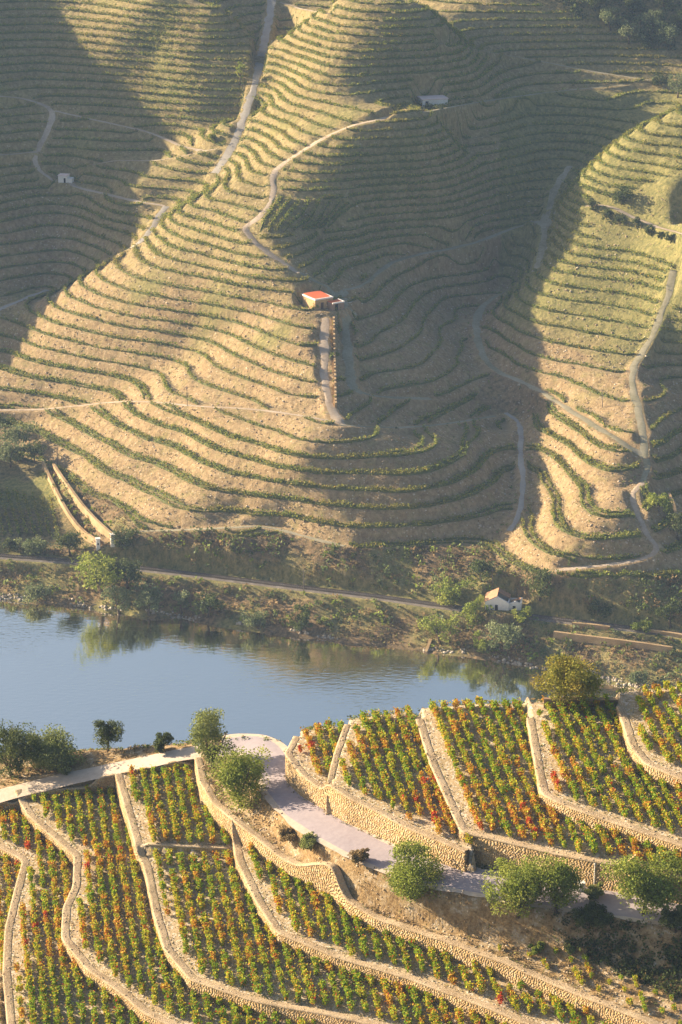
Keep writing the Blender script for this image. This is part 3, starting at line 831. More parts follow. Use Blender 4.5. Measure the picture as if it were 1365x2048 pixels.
def scale_at(p):
    return FPX / (p[1] * CP - (p[2] - CAM_H) * SP)
FAR_TREES = [  # px, base y, width px, height px, palette, name, label, category
 (205, 1190, 95, 78, FRESH, "riverside_tree", "large round green tree on the bank below the railway at left", "tree"),
 (255, 1176, 60, 62, DARK, "riverside_tree", "dark tree beside the railway, right of the large green tree", "tree"),
 (75, 1204, 52, 36, GREY, "riverside_bush", "grey-green bush at the water's edge, leftmost on the far shore", "bush"),
 (240, 1232, 50, 58, GREY, "riverside_tree", "grey-green tree at the water below the dark railway tree", "tree"),
 (298, 1230, 62, 62, GREY, "riverside_tree", "pale broad tree at the water, second from the large green tree", "tree"),
 (365, 1228, 34, 50, GREY, "riverside_tree", "slim pale tree on the bank between two broader trees", "tree"),
 (415, 1236, 56, 50, DARK, "riverside_tree", "rounded dark green tree on the bank, right of the slim pale one", "tree"),
 (515, 1258, 46, 34, GREY, "riverside_bush", "low grey bush on the bank near the middle of the river", "bush"),
 (600, 1262, 46, 46, DARK, "riverside_bush", "tall dark bush at the water below the railway bend", "bush"),
 (760, 1178, 12, 16, GREY, "railside_bush", "tiny pale bush beside the railway below the shaded slope", "bush"),
 (900, 1206, 70, 40, FRESH, "railside_bush", "wide light green bush left of the white ruin", "bush"),
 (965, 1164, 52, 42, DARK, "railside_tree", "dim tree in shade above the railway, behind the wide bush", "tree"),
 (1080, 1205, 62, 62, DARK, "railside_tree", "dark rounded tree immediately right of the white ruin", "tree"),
 (880, 1285, 54, 56, FRESH, "riverside_tree", "green tree on the bank left of the stone groyne", "tree"),
 (948, 1248, 46, 46, FRESH, "riverside_bush", "bright green bush just below the white ruin", "bush"),
 (1010, 1308, 74, 62, GREY, "riverside_tree", "broad grey-green tree on the bank above the shingle", "tree"),
 (966, 1306, 36, 40, FRESH, "riverside_bush", "small green bush touching the broad grey-green bank tree", "bush"),
 (1048, 1245, 38, 26, FRESH, "railside_bush", "small bush beside the track right of the white ruin", "bush"),
 (1283, 1262, 36, 20, FRESH, "railside_bush", "small bright bush on the wall near the right edge", "bush"),
 (1342, 1256, 46, 52, DARK, "railside_tree", "green tree below the rocks at the right edge", "tree"),
 (1278, 1372, 36, 28, GREY, "riverside_bush", "little bush at the water near the right edge", "bush"),
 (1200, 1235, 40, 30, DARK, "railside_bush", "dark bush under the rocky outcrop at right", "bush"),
 (36, 902, 62, 52, GREY, "hillside_tree", "grey olive tree on the left edge above the shaded plot", "tree"),
 (22, 934, 56, 46, GREY, "hillside_tree", "lower grey olive tree on the left edge by the shaded plot", "tree"),
 (70, 925, 40, 36, DARK, "hillside_tree", "dark small tree between the grey olives and the ramp walls", "tree"),
 (12, 868, 40, 40, DARK, "hillside_tree", "dark tree at the left edge under the level track", "tree"),
 (72, 1108, 54, 38, GREY, "railside_bush", "grey rounded bush beside the rails at far left", "bush"),
 (142, 1112, 56, 52, DARK, "railside_tree", "dark tree in front of the ramp wall near the white pillar", "tree"),
 (246, 1098, 44, 36, DARK, "railside_bush", "dark bush right of the white pillars above the rails", "bush"),
 (20, 1100, 36, 24, DARK, "railside_bush", "low dark bush above the rails at the left edge", "bush"),
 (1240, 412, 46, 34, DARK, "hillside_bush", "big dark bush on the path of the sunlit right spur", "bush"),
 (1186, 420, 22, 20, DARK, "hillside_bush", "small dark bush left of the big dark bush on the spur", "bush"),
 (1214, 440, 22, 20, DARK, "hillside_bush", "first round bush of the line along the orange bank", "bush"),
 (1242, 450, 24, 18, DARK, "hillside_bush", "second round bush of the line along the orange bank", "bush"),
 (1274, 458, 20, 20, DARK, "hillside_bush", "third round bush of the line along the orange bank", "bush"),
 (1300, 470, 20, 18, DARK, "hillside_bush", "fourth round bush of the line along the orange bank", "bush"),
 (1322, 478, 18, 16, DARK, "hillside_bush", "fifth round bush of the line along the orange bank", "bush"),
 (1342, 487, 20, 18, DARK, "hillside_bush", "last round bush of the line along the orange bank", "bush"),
 (480, 168, 20, 42, FRESH, "hillside_tree", "narrow green tree beside the straight gully track", "tree"),
 (425, 282, 16, 14, FRESH, "hillside_bush", "small green bush beside the lower end of the gully track", "bush"),
 (1222, 60, 46, 40, GREY, "wood_tree", "rounded grey-green tree at the left edge of the upper right wood", "tree"),
 (1258, 88, 44, 38, GREY, "wood_tree", "lowest rounded tree at the edge of the upper right wood", "tree"),
 (1305, 66, 48, 42, GREY, "wood_tree", "rounded pale tree in the middle of the upper right wood", "tree"),
 (1338, 92, 46, 40, GREY, "wood_tree", "pale tree low in the upper right wood near the edge", "tree"),
 (1190, 20, 44, 36, DARK, "wood_tree", "dark tree high at the left edge of the upper right wood", "tree"),
 (1262, 24, 46, 38, DARK, "wood_tree", "dark tree at the top of the upper right wood", "tree"),
 (1330, 22, 48, 40, DARK, "wood_tree", "dark tree in the topmost right corner", "tree"),
 (1360, 60, 40, 38, DARK, "wood_tree", "dark tree at the right edge inside the upper wood", "tree"),
 (1296, 100, 36, 28, DARK, "wood_tree", "small dark tree between two pale trees of the wood", "tree"),
 (1356, 196, 38, 42, GREY, "hillside_tree", "grey-green tree above the skyline of the right spur", "tree"),
 (1318, 172, 34, 24, DARK, "hillside_bush", "low dark bush where two tracks meet above the right spur", "bush"),
 (1318, 1024, 50, 34, FRESH, "hillside_tree", "green tree by the path on the right edge, above the ruinous wall", "tree"),
 (1356, 1080, 44, 50, DARK, "hillside_tree", "dark tree on the right edge above the rocks", "tree"),
]
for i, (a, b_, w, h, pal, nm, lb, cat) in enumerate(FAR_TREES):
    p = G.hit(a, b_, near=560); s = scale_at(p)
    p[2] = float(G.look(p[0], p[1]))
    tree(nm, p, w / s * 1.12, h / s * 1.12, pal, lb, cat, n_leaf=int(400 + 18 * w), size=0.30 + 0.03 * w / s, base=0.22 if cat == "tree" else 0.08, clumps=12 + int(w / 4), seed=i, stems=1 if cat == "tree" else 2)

# rough scrub and dry grass: far too many plants to count
def scatter_scrub(name, mask, n, pal, wts, smin, smax, seed, per=14):
    r = np.random.default_rng(seed)
    jj, ii = np.nonzero(mask); s = r.integers(0, len(jj), n)
    x = G.xs[ii[s]] + r.uniform(-.4, .4, n); y = G.ys[jj[s]] + r.uniform(-.4, .4, n)
    kp = noise2(x, y, 7, seed, 2) + r.uniform(-.45, .45, n) > -0.05
    x, y = x[kp], y[kp]; n = len(x)
    sz = r.uniform(smin, smax, n) * (0.7 + 0.5 * r.random(n))
    col = pick_cols(r, n, pal, wts)
    X = np.repeat(x, per); Y = np.repeat(y, per); S = np.repeat(sz, per); C = np.repeat(col, per, 0) * (1 + r.normal(size=(n * per, 1)) * .12)
    e = r.normal(size=(n * per, 3)); e /= np.linalg.norm(e, axis=1)[:, None]
    P = np.c_[X, Y, G.look(X, Y)] + e * (S * .5)[:, None] * np.array([1, 1, .8]) + np.c_[X * 0, X * 0, S * .35]
    V, F, C = leaf_quads(P, 0.2 + 0.28 * S, np.clip(C, .01, 1), r)
    tag(obj(name, mesh_np(name, V, F, False, C), M['leaf']), kind="stuff")
inview = (PXg > -30) & (PXg < 1395) & (PYg > -30)
shorez = (H0 > 0.5) & (H0 < 17.0) & inview & (dR > 3.2) & (~field)
scatter_scrub("scrub", shorez, 1600, [DARK[1], FRESH[0], DRY[0], OLIVE[0], GREY[0]], [2.2, 1.6, 1.6, 1.6, 1.4], 0.8, 2.4, 61)
scatter_scrub("dry_grass", shorez, 8000, DRY + [OLIVE[3]], [3, 3, 2, 2, 2], 0.4, 0.9, 62, 7)
scatter_scrub("wood_undergrowth", wood & inview, 700, DARK + [GREY[0]], [3, 3, 3, 1, 1], 1.5, 3.2, 63, 16)
scatter_scrub("bank_weeds", (bankmask > .5) & inview & (tr_d > 0.3) & (fr > FB) & (~field), 9000, DRY + OLIVE[:2], [2, 2, 2, 2, 2, 1], 0.25, 0.7, 64, 5)
scatter_scrub("gully_scrub", (scrubby | ((tr_d < 2.5) & (tr_d > 0.3) & (H0 > 17))) & inview, 650, [DARK[1], OLIVE[0], FRESH[0], DRY[2]], [2, 2, 2, 2], 0.5, 1.2, 65, 9)

# ------------------------------------------------------------------ railway
M['ballast'] = speckle_mat("ballast", (0.13, 0.11, 0.09), (0.20, 0.17, 0.14), (0.28, 0.245, 0.21), 6.0, 0.05)
M['rail_steel'], nt, b = new_mat("rail_steel"); b.inputs["Base Color"].default_value = (0.16, 0.12, 0.09, 1); b.inputs["Metallic"].default_value = 0.6; b.inputs["Roughness"].default_value = 0.45
M['sleeper'] = speckle_mat("sleeper_wood", (0.10, 0.085, 0.07), (0.15, 0.125, 0.10), (0.22, 0.19, 0.16), 3.0, 0.02)
rl = RAILW[(RAILW[:, 0] > -130) & (RAILW[:, 0] < 140)]
rl = resample(rl, 2.0); tt = np.gradient(rl[:, :2], axis=0); tt /= np.linalg.norm(tt, axis=1)[:, None]; nn = np.c_[-tt[:, 1], tt[:, 0]]
mid = rl[len(rl) // 2].copy()
rt = empty("railway_track", mid); tag(rt, "single railway track on ballast along the far river bank", "railway")
def strip(name, offs, zs, mat, parent):
    """extrudes a cross-section (offsets, heights) along the railway"""
    V = np.stack([np.c_[rl[:, :2] + nn * o, rl[:, 2] * 0 + RAIL_Z + z] for o, z in zip(offs, zs)], 1).reshape(-1, 3) - mid
    k = len(offs); i = (np.arange(len(rl) - 1)[:, None] * k + np.arange(k - 1)[None]).ravel()
    return obj(name, mesh_np(name, V, np.stack([i, i + k, i + k + 1, i + 1], -1), False), mat, parent)
strip("ballast", [-2.5, -1.5, 1.5, 2.5], [-0.5, -0.08, -0.08, -0.5], M['ballast'], rt)
for sgn in (-1, 1):
    o = sgn * 0.87
    strip("rail", [o - .06, o - .06, o + .06, o + .06], [0.02, .2, .2, .02], M['rail_steel'], rt)
sl = resample(rl, 0.65); ts = np.gradient(sl[:, :2], axis=0); ts /= np.linalg.norm(ts, axis=1)[:, None]
mb = MB()
for p_, t_ in zip(sl, ts):
    n_ = np.array([-t_[1], t_[0]]); c = p_[:2] - mid[:2]
    q = [c - n_ * 1.3 - t_ * .12, c + n_ * 1.3 - t_ * .12, c + n_ * 1.3 + t_ * .12, c - n_ * 1.3 + t_ * .12]
    mb.hexa([(*v, RAIL_Z - mid[2] - .12) for v in q] + [(*v, RAIL_Z - mid[2] + .03) for v in q])
tag(mb.build("sleepers", M['sleeper'], rt), kind="stuff")

# ------------------------------------------------------------------ buildings on the far side
def plain_mat(name, col, rough=0.85, var=0.12, sc=1.5, bumpd=0.01):
    c = np.array(col)
    return speckle_mat(name, tuple(c * (1 - var)), tuple(c), tuple(np.minimum(c * (1 + var), 0.9)), sc, bumpd, rough)
M['white'] = plain_mat("white_render", (0.78, 0.75, 0.72), var=0.1)
M['rust_wall'] = plain_mat("ochre_wall", (0.50, 0.34, 0.17), var=0.25)
M['shaded_wall'] = plain_mat("shaded_stone_wall", (0.30, 0.20, 0.14), var=0.25)  # darker wall colour, the shade on viewer-facing sides is painted in
M['red_roof'] = plain_mat("red_roof", (0.72, 0.16, 0.06), var=0.1)
M['pink_roof'] = plain_mat("pinkish_roof", (0.72, 0.58, 0.54), var=0.06)
M['tile'] = plain_mat("old_roof_tiles", (0.42, 0.24, 0.14), var=0.3, sc=3)
M['dark'] = plain_mat("dark_opening", (0.02, 0.018, 0.016))
M['door'] = plain_mat("wooden_door", (0.14, 0.09, 0.06))

# red-roofed house: main block with parapet, small lean-to in front
p = G.hit(636, 612, near=600); p[2] = float(G.look(p[0], p[1]))
hs = empty("red_roofed_house", p, R(32)); tag(hs, "small house with flat red roof and white parapet at the head of a steep road", "house")
W_, D_, Hh = 6.6, 7.6, 3.1
MB().box(-W_/2, W_/2, -D_/2, D_/2, -1.5, Hh).build("wall", M['rust_wall'], hs)
rf = MB().hexa([(-W_/2 + .3, -D_/2 + .3, Hh - .1), (W_/2 - .3, -D_/2 + .3, Hh - .1), (W_/2 - .3, D_/2 - .3, Hh - .1), (-W_/2 + .3, D_/2 - .3, Hh - .1), (-W_/2 + .3, -D_/2 + .3, Hh + .3), (W_/2 - .3, -D_/2 + .3, Hh + .3), (W_/2 - .3, D_/2 - .3, Hh + .75), (-W_/2 + .3, D_/2 - .3, Hh + .75)]).build("roof", M['red_roof'], hs)
pm = MB(); t_ = .36; e = .1
pm.box(-W_/2 - e, W_/2 + e, -D_/2 - e, -D_/2 + t_, Hh - .05, Hh + .4); pm.box(-W_/2 - e, W_/2 + e, D_/2 - t_, D_/2 + e, Hh - .05, Hh + .4)
pm.box(-W_/2 - e, -W_/2 + t_, -D_/2 + t_, D_/2 - t_, Hh - .05, Hh + .397); pm.box(W_/2 - t_, W_/2 + e, -D_/2 + t_, D_/2 - t_, Hh - .05, Hh + .397)
pm.build("parapet", M['white'], rf)
dd = MB().box(-1.2, -.2, -D_/2 - .06, -D_/2 + .1, -.1, 2.1).build("door", M['door'], hs)
MB().box(-.42, -.34, -D_/2 - .1, -D_/2 - .05, .95, 1.1).build("handle", M['rail_steel'], dd)
wn_ = MB().box(1.0, 1.9, -D_/2 - .05, -D_/2 + .1, 1.1, 2.1).build("window", M['dark'], hs)
MB().box(.9, 2.0, -D_/2 - .12, -D_/2 + .05, .98, 1.1).build("sill", M['white'], wn_)
lt = MB().box(W_/2 - 2.2, W_/2 + 1.9, -D_/2 - 3.6, -D_/2 - .02, -1.5, 2.2).build("lean_to_wall", M['shaded_wall'], hs)
lr = MB().box(W_/2 - 2.0, W_/2 + 1.7, -D_/2 - 3.4, -D_/2 - .1, 2.202, 2.36).build("lean_to_roof", M['red_roof'], hs)
pm = MB(); pm.box(W_/2 - 2.35, W_/2 + 2.05, -D_/2 - 3.75, -D_/2 - 3.42, 2.15, 2.55); pm.box(W_/2 + 1.72, W_/2 + 2.05, -D_/2 - 3.42, -D_/2 - .03, 2.15, 2.547); pm.build("parapet", M['white'], lr)
MB().box(W_/2 - 1.4, W_/2 - .4, -D_/2 - 3.66, -D_/2 - 3.5, -.2, 1.9).build("door", M['dark'], lt)
q = p + np.array([-.5, -4.6, 0]); q[2] = float(G.look(q[0], q[1]))
tree("yard_bush", q, 2.6, 2.8, FRESH, "green bush in the corner between red-roofed house and its lean-to", "bush", 260, .35, .1, 9, 201, 2)

def steep_road_wall(px0, px1, name, label, h, w, mat):
    L = resample(np.array([G.hit(a, b_, near=600) for a, b_ in (px0, px1)]), 2.0)
    o0 = L[len(L) // 2].copy(); o0[2] = float(G.look(o0[0], o0[1]))
    t_ = np.gradient(L[:, :2], axis=0); t_ /= np.linalg.norm(t_, axis=1)[:, None]; n_ = np.c_[-t_[:, 1], t_[:, 0]]
    mb = MB()
    for i in range(len(L) - 1):
        q = [L[i, :2] - n_[i] * w, L[i + 1, :2] - n_[i + 1] * w, L[i + 1, :2] + n_[i + 1] * w, L[i, :2] + n_[i] * w]
        zb = [float(G.look(*v)) for v in q]; jit = random.uniform(-.1, .1)
        mb.hexa([(v[0] - o0[0], v[1] - o0[1], z - .3 - o0[2]) for v, z in zip(q, zb)] + [(v[0] - o0[0], v[1] - o0[1], max(zb) + h + jit - o0[2]) for v in q])
    return tag(mb.build(name, mat, None, o0), label, "wall")
M['far_wall'] = speckle_mat("far_dry_stone", (0.28, 0.19, 0.10), (0.43, 0.30, 0.16), (0.55, 0.41, 0.25), 2.5, 0.1)
steep_road_wall((668, 640), (672, 815), "roadside_wall", "low stone wall along the right of the steep pale road", 0.9, .3, M['far_wall'])

# flat-roofed white shed
p = G.hit(866, 210, near=600); p[2] = float(G.look(p[0], p[1]))
sh = empty("white_shed", p, R(14)); tag(sh, "long white shed with flat pinkish roof high on the slope", "shed")
MB().box(-4.6, 4.6, -3.2, 3.2, -2, 2.5).build("wall", M['white'], sh)
MB().box(-4.9, 4.9, -3.5, 3.5, 2.502, 2.75).build("roof", M['pink_roof'], sh)
MB().box(-3.6, -2.5, -3.26, -3.1, -.1, 2.0).build("door", M['dark'], sh)
for a, lb, k in ((838, "dark bush at the left end of the flat-roofed white shed", 202), (862, "dark bush in front of the flat-roofed white shed", 203), (880, "low bush under the right wall of the flat-roofed white shed", 204)):
    q = G.hit(a, 212 if a < 850 else 218, near=600); tree("shed_bush", q, 3.4, 2.2 if a < 850 else 1.5, DARK, lb, "bush", 200, .45, .1, 9, k, 2)

# white hut on the left slope
p = G.hit(132, 364, near=600); p[2] = float(G.look(p[0], p[1]))
ht = empty("white_hut", p, R(-12)); tag(ht, "little white hut with a dark doorway beside the left hillside track", "hut")
MB().box(-2.3, 1.0, -1.6, 1.6, -1.2, 2.5).build("wall", M['white'], ht)
MB().box(-2.5, 1.2, -1.8, 1.8, 2.502, 2.68).build("roof", M['pink_roof'], ht)
MB().box(1.002, 2.7, -1.3, 1.4, -1.2, 1.6).build("annex", M['white'], ht)
MB().box(-.2, .5, -1.66, -1.5, -.1, 1.7).build("door", M['dark'], ht)

# roofless white ruin by the railway
p = G.hit(1008, 1213, near=560); p[2] = float(G.look(p[0], p[1]))
rn = empty("white_ruin", p, R(-8)); tag(rn, "ruined white house with collapsed tiled roof beside the railway", "house")
wl = MB()
def gable(mb, x0, x1, y0, y1, z0, zl, zr, zm):
    xm = (x0 + x1) / 2
    mb.add([(x0, y0, z0), (x1, y0, z0), (x1, y0, zr), (xm, y0, zm), (x0, y0, zl), (x0, y1, z0), (x1, y1, z0), (x1, y1, zr), (xm, y1, zm), (x0, y1, zl)],
           [(0, 1, 2, 3, 4), (9, 8, 7, 6, 5), (0, 5, 6, 1), (1, 6, 7, 2), (2, 7, 8, 3), (3, 8, 9, 4), (4, 9, 5, 0)])
gable(wl, -4.9, 1.6, -3.0, -2.6, -1, 2.4, 2.2, 4.0); gable(wl, -4.9, 1.6, 2.8, 3.2, -1, 2.4, 2.2, 4.0)
wl.box(-4.9, -4.5, -2.598, 2.798, -1, 2.39); wl.box(1.2, 1.598, -2.598, 2.798, -1, 1.9)
wl.build("wall", M['white'], rn)
w2 = MB(); gable(w2, 1.602, 4.9, -2.4, -2.0, -1, 1.7, 2.0, 2.6); w2.box(4.5, 4.898, -1.998, 2.6, -1, 1.8); w2.box(1.602, 4.498, 2.25, 2.598, -1, 1.6); w2.build("annex_wall", M['white'], rn)
r1 = MB(); r1.add([(-5.2, -3.2, 2.35), (-1.65, -3.2, 4.15), (-1.65, 3.4, 4.15), (-5.2, 3.4, 2.35), (-5.2, -3.2, 2.2), (-1.65, -3.2, 4.0), (-1.65, 3.4, 4.0), (-5.2, 3.4, 2.2)], [(0, 1, 2, 3), (7, 6, 5, 4), (0, 4, 5, 1), (2, 6, 7, 3), (1, 5, 6, 2), (3, 7, 4, 0)]); r1.build("roof", M['tile'], rn, )
r2 = MB(); r2.hexa([(-1.6, 0.4, 3.9), (1.7, .4, 2.2), (1.7, 3.3, 2.2), (-1.6, 3.3, 3.9), (-1.6, .4, 4.05), (1.7, .4, 2.35), (1.7, 3.3, 2.35), (-1.6, 3.3, 4.05)]); r2.hexa([(2.0, .2, 1.2), (4.6, .6, 2.0), (4.4, 2.2, 1.9), (2.0, 2.4, 1.0), (2.0, .2, 1.35), (4.6, .6, 2.15), (4.4, 2.2, 2.05), (2.0, 2.4, 1.15)]); r2.build("collapsed_roof", M['tile'], rn)
MB().box(-2.2, -1.4, -3.06, -2.9, -.3, 1.5).build("door", M['dark'], rn); MB().box(2.6, 3.4, -2.46, -2.3, .3, 1.2).build("window", M['dark'], rn)
q = G.hit(990, 1216, near=560); tree("ruin_bush", q, 2.8, 3.0, FRESH, "green bush growing against the front of the white ruin", "bush", 260, .4, .05, 10, 205, 2)

# walled ramp with garden beside the level plot
def stone_ramp(px, name, label, h, drop):
    L = resample(smooth_line(np.array([G.hit(a, b_, near=600) for a, b_ in px]), 1), 1.5)
    o0 = L[len(L) // 2].copy()
    t_ = np.gradient(L[:, :2], axis=0); t_ /= np.linalg.norm(t_, axis=1)[:, None]; n_ = np.c_[-t_[:, 1], t_[:, 0]]
    root = empty(name, o0); mb = MB(); cp = MB(); w = .32
    for i in range(len(L) - 1):
        q = [L[i, :2] - n_[i] * w, L[i + 1, :2] - n_[i + 1] * w, L[i + 1, :2] + n_[i + 1] * w, L[i, :2] + n_[i] * w]
        zt = [L[i, 2] + h, L[i + 1, 2] + h, L[i + 1, 2] + h, L[i, 2] + h]
        mb.hexa([(v[0] - o0[0], v[1] - o0[1], z - h - drop - o0[2]) for v, z in zip(q, zt)] + [(v[0] - o0[0], v[1] - o0[1], z - o0[2]) for v, z in zip(q, zt)])
        q2 = [L[i, :2] - n_[i] * w * 1.25, L[i + 1, :2] - n_[i + 1] * w * 1.25, L[i + 1, :2] + n_[i + 1] * w * 1.25, L[i, :2] + n_[i] * w * 1.25]
        cp.hexa([(v[0] - o0[0], v[1] - o0[1], z - o0[2] + .002) for v, z in zip(q2, zt)] + [(v[0] - o0[0], v[1] - o0[1], z - o0[2] + .16) for v, z in zip(q2, zt)])
    mb.build("body", M['far_wall'], root); cp.build("coping", M['far_wall'], root)
    return tag(root, label, "wall")
stone_ramp([(86, 934), (104, 972), (134, 1032), (164, 1072), (196, 1092)], "garden_wall", "lower sunlit stone wall of the garden ramp above the railway", 1.7, 2.5)
stone_ramp([(108, 940), (138, 984), (180, 1040), (226, 1082)], "garden_wall", "upper sunlit stone wall of the garden ramp above the railway", 1.9, 2.0)
for k, (a, b_, nm) in enumerate(((92, 958, "first and highest"), (110, 984, "second"), (130, 1010, "third"), (150, 1036, "fourth and lowest"))):
    q = G.hit(a, b_, near=600); tree("garden_shrub", q, 2.6, 2.4, FRESH if k % 2 else DARK, nm + " round shrub between the two garden ramp walls", "shrub", 200, .35, .1, 8, 210 + k, 2, "shrubs between the ramp walls")
for a, b_, lb in ((197, 1098, "white square pillar at the foot of the lower ramp wall"), (226, 1090, "white square pillar at the foot of the upper ramp wall")):
    q = G.hit(a, b_, near=560); q[2] = float(G.look(q[0], q[1]))
    t_ = empty("gate_pillar", q, R(10)); tag(t_, lb, "pillar", "pillars of the garden ramp")
    MB().box(-.55, .55, -.55, .55, -.6, 3.1).build("shaft", M['white'], t_); MB().box(-.7, .7, -.7, .7, 3.102, 3.35).build("cap", M['white'], t_)
    MB().box(-.2, .2, -.57, -.5, 1.4, 2.0).build("plaque", M['dark'], t_)
# poles
M['pole'] = plain_mat("weathered_pole", (0.20, 0.17, 0.14))
for a, b_, h, lb in ((116, 930, 7, "thin wooden pole above the garden ramp"), (375, 812, 6.5, "thin wooden pole beside the level track"), (608, 1186, 7, "telegraph pole beside the railway under the scrubby bluff"), (985, 1172, 5, "pale post beside the railway left of the white ruin"), (1205, 815, 6, "thin pole on the sunlit right spur")):
    q = G.hit(a, b_, near=560); t_ = empty("utility_pole", q); tag(t_, lb, "pole")
    MB().tube([(0, 0, -.5), (0, 0, h)], [.13, .09], 6).build("shaft", M['pole'], t_); MB().box(-.6, .6, -.05, .05, h - .7, h - .58).build("crossarm", M['pole'], t_)
# masonry along the shore
M['grey_wall'] = speckle_mat("grey_masonry", (0.24, 0.22, 0.19), (0.33, 0.30, 0.27), (0.42, 0.39, 0.35), 2.0, 0.08)
stone_ramp([(1108, 1276), (1180, 1284), (1260, 1294), (1345, 1306)], "river_wall", "long grey masonry wall on the bank at right", 1.6, 2.5)
stone_ramp([(1145, 1252), (1190, 1256), (1220, 1260)], "rail_wall", "short pale wall beside the railway at right", 0.9, 1)
stone_ramp([(1300, 1266), (1365, 1276), (1400, 1282)], "rail_wall", "pale wall beside the railway at the right edge", 0.9, 1)
stone_ramp([(862, 1282), (856, 1298), (852, 1308)], "stone_groyne", "small stone groyne running down into the river", 0.5, 2)
stone_ramp([(1338, 1000), (1350, 1030), (1352, 1052)], "ruin_wall", "ruinous stone wall by the path on the right edge", 2.0, 2)

# loose stones on the shore
def rocks(name, pts, sizes, mat, r, cols):
    """low-poly angular stones joined into one heap"""
    base = np.array([(-.5, -.5, -.3), (.5, -.5, -.3), (.5, .5, -.3), (-.5, .5, -.3), (-.35, -.35, .35), (.35, -.3, .3), (.3, .35, .38), (-.35, .3, .3)])
    f = np.array([(3, 2, 1, 0), (4, 5, 6, 7), (0, 1, 5, 4), (1, 2, 6, 5), (2, 3, 7, 6), (3, 0, 4, 7)])
    n = len(pts); a = r.uniform(0, 6.28, n); ca, sa = np.cos(a)[:, None], np.sin(a)[:, None]
    B = base[None] * (1 + r.normal(0, .13, (n, 8, 3))) * sizes[:, None, None] * np.stack([r.uniform(.7, 1.3, n), r.uniform(.7, 1.2, n), r.uniform(.5, 1, n)], -1)[:, None]
    x = B[..., 0] * ca - B[..., 1] * sa; y = B[..., 0] * sa + B[..., 1] * ca
    V = np.stack([x, y, B[..., 2]], -1) + pts[:, None]
    F = (f[None] + (np.arange(n) * 8)[:, None, None]).reshape(-1, 4)
    return tag(obj(name, mesh_np(name, V.reshape(-1, 3), F, False, np.repeat(cols, 8, 0)), mat), kind="stuff")
M['stone'] = speckle_mat("loose_stone", (0.75, 0.75, 0.75), (0.9, 0.9, 0.9), (1, 1, 1), 5.0, 0.03, tint=True)
r = np.random.default_rng(77)
sw = np.array([at_z(a, b_, 0) for a, b_ in SHORE]); sw = resample(sw, 1.0); sw = sw[(sw[:, 0] > -110) & (sw[:, 0] < 115)]
P = sw[r.integers(0, len(sw), 900)] + np.c_[r.normal(0, .6, 900), np.abs(r.normal(0, 1.0, 900)) + .1, np.zeros(900)]; P[:, 2] = np.maximum(G.look(P[:, 0], P[:, 1]), 0)
kp = noise2(P[:, 0], P[:, 1], 12, 9, 2) > -0.1; P = P[kp]
rocks("shore_stones", P, r.uniform(.3, 1.0, len(P)), M['stone'], r, pick_cols(r, len(P), [(0.50, 0.42, 0.32), (0.38, 0.33, 0.27), (0.6, 0.52, 0.42)], [1, 1, 1]))
# tumbled stones and lumps of schist on the terrace banks
jj, ii = np.nonzero((bankmask > .5) & inview & (tr_d > .5) & (fr > FB) & (~wood) & (~field) & (PYg > 380))
s_ = r.integers(0, len(jj), 9000); P = np.c_[G.xs[ii[s_]], G.ys[jj[s_]]] + r.uniform(-.4, .4, (9000, 2)); P = np.c_[P, G.look(P[:, 0], P[:, 1])]
rocks("bank_stones", P, r.uniform(.2, .75, len(P)) * r.uniform(.5, 1, len(P)), M['stone'], r, pick_cols(r, len(P), [(0.46, 0.34, 0.23), (0.36, 0.26, 0.17), (0.62, 0.52, 0.40)], [2, 2, 1]))

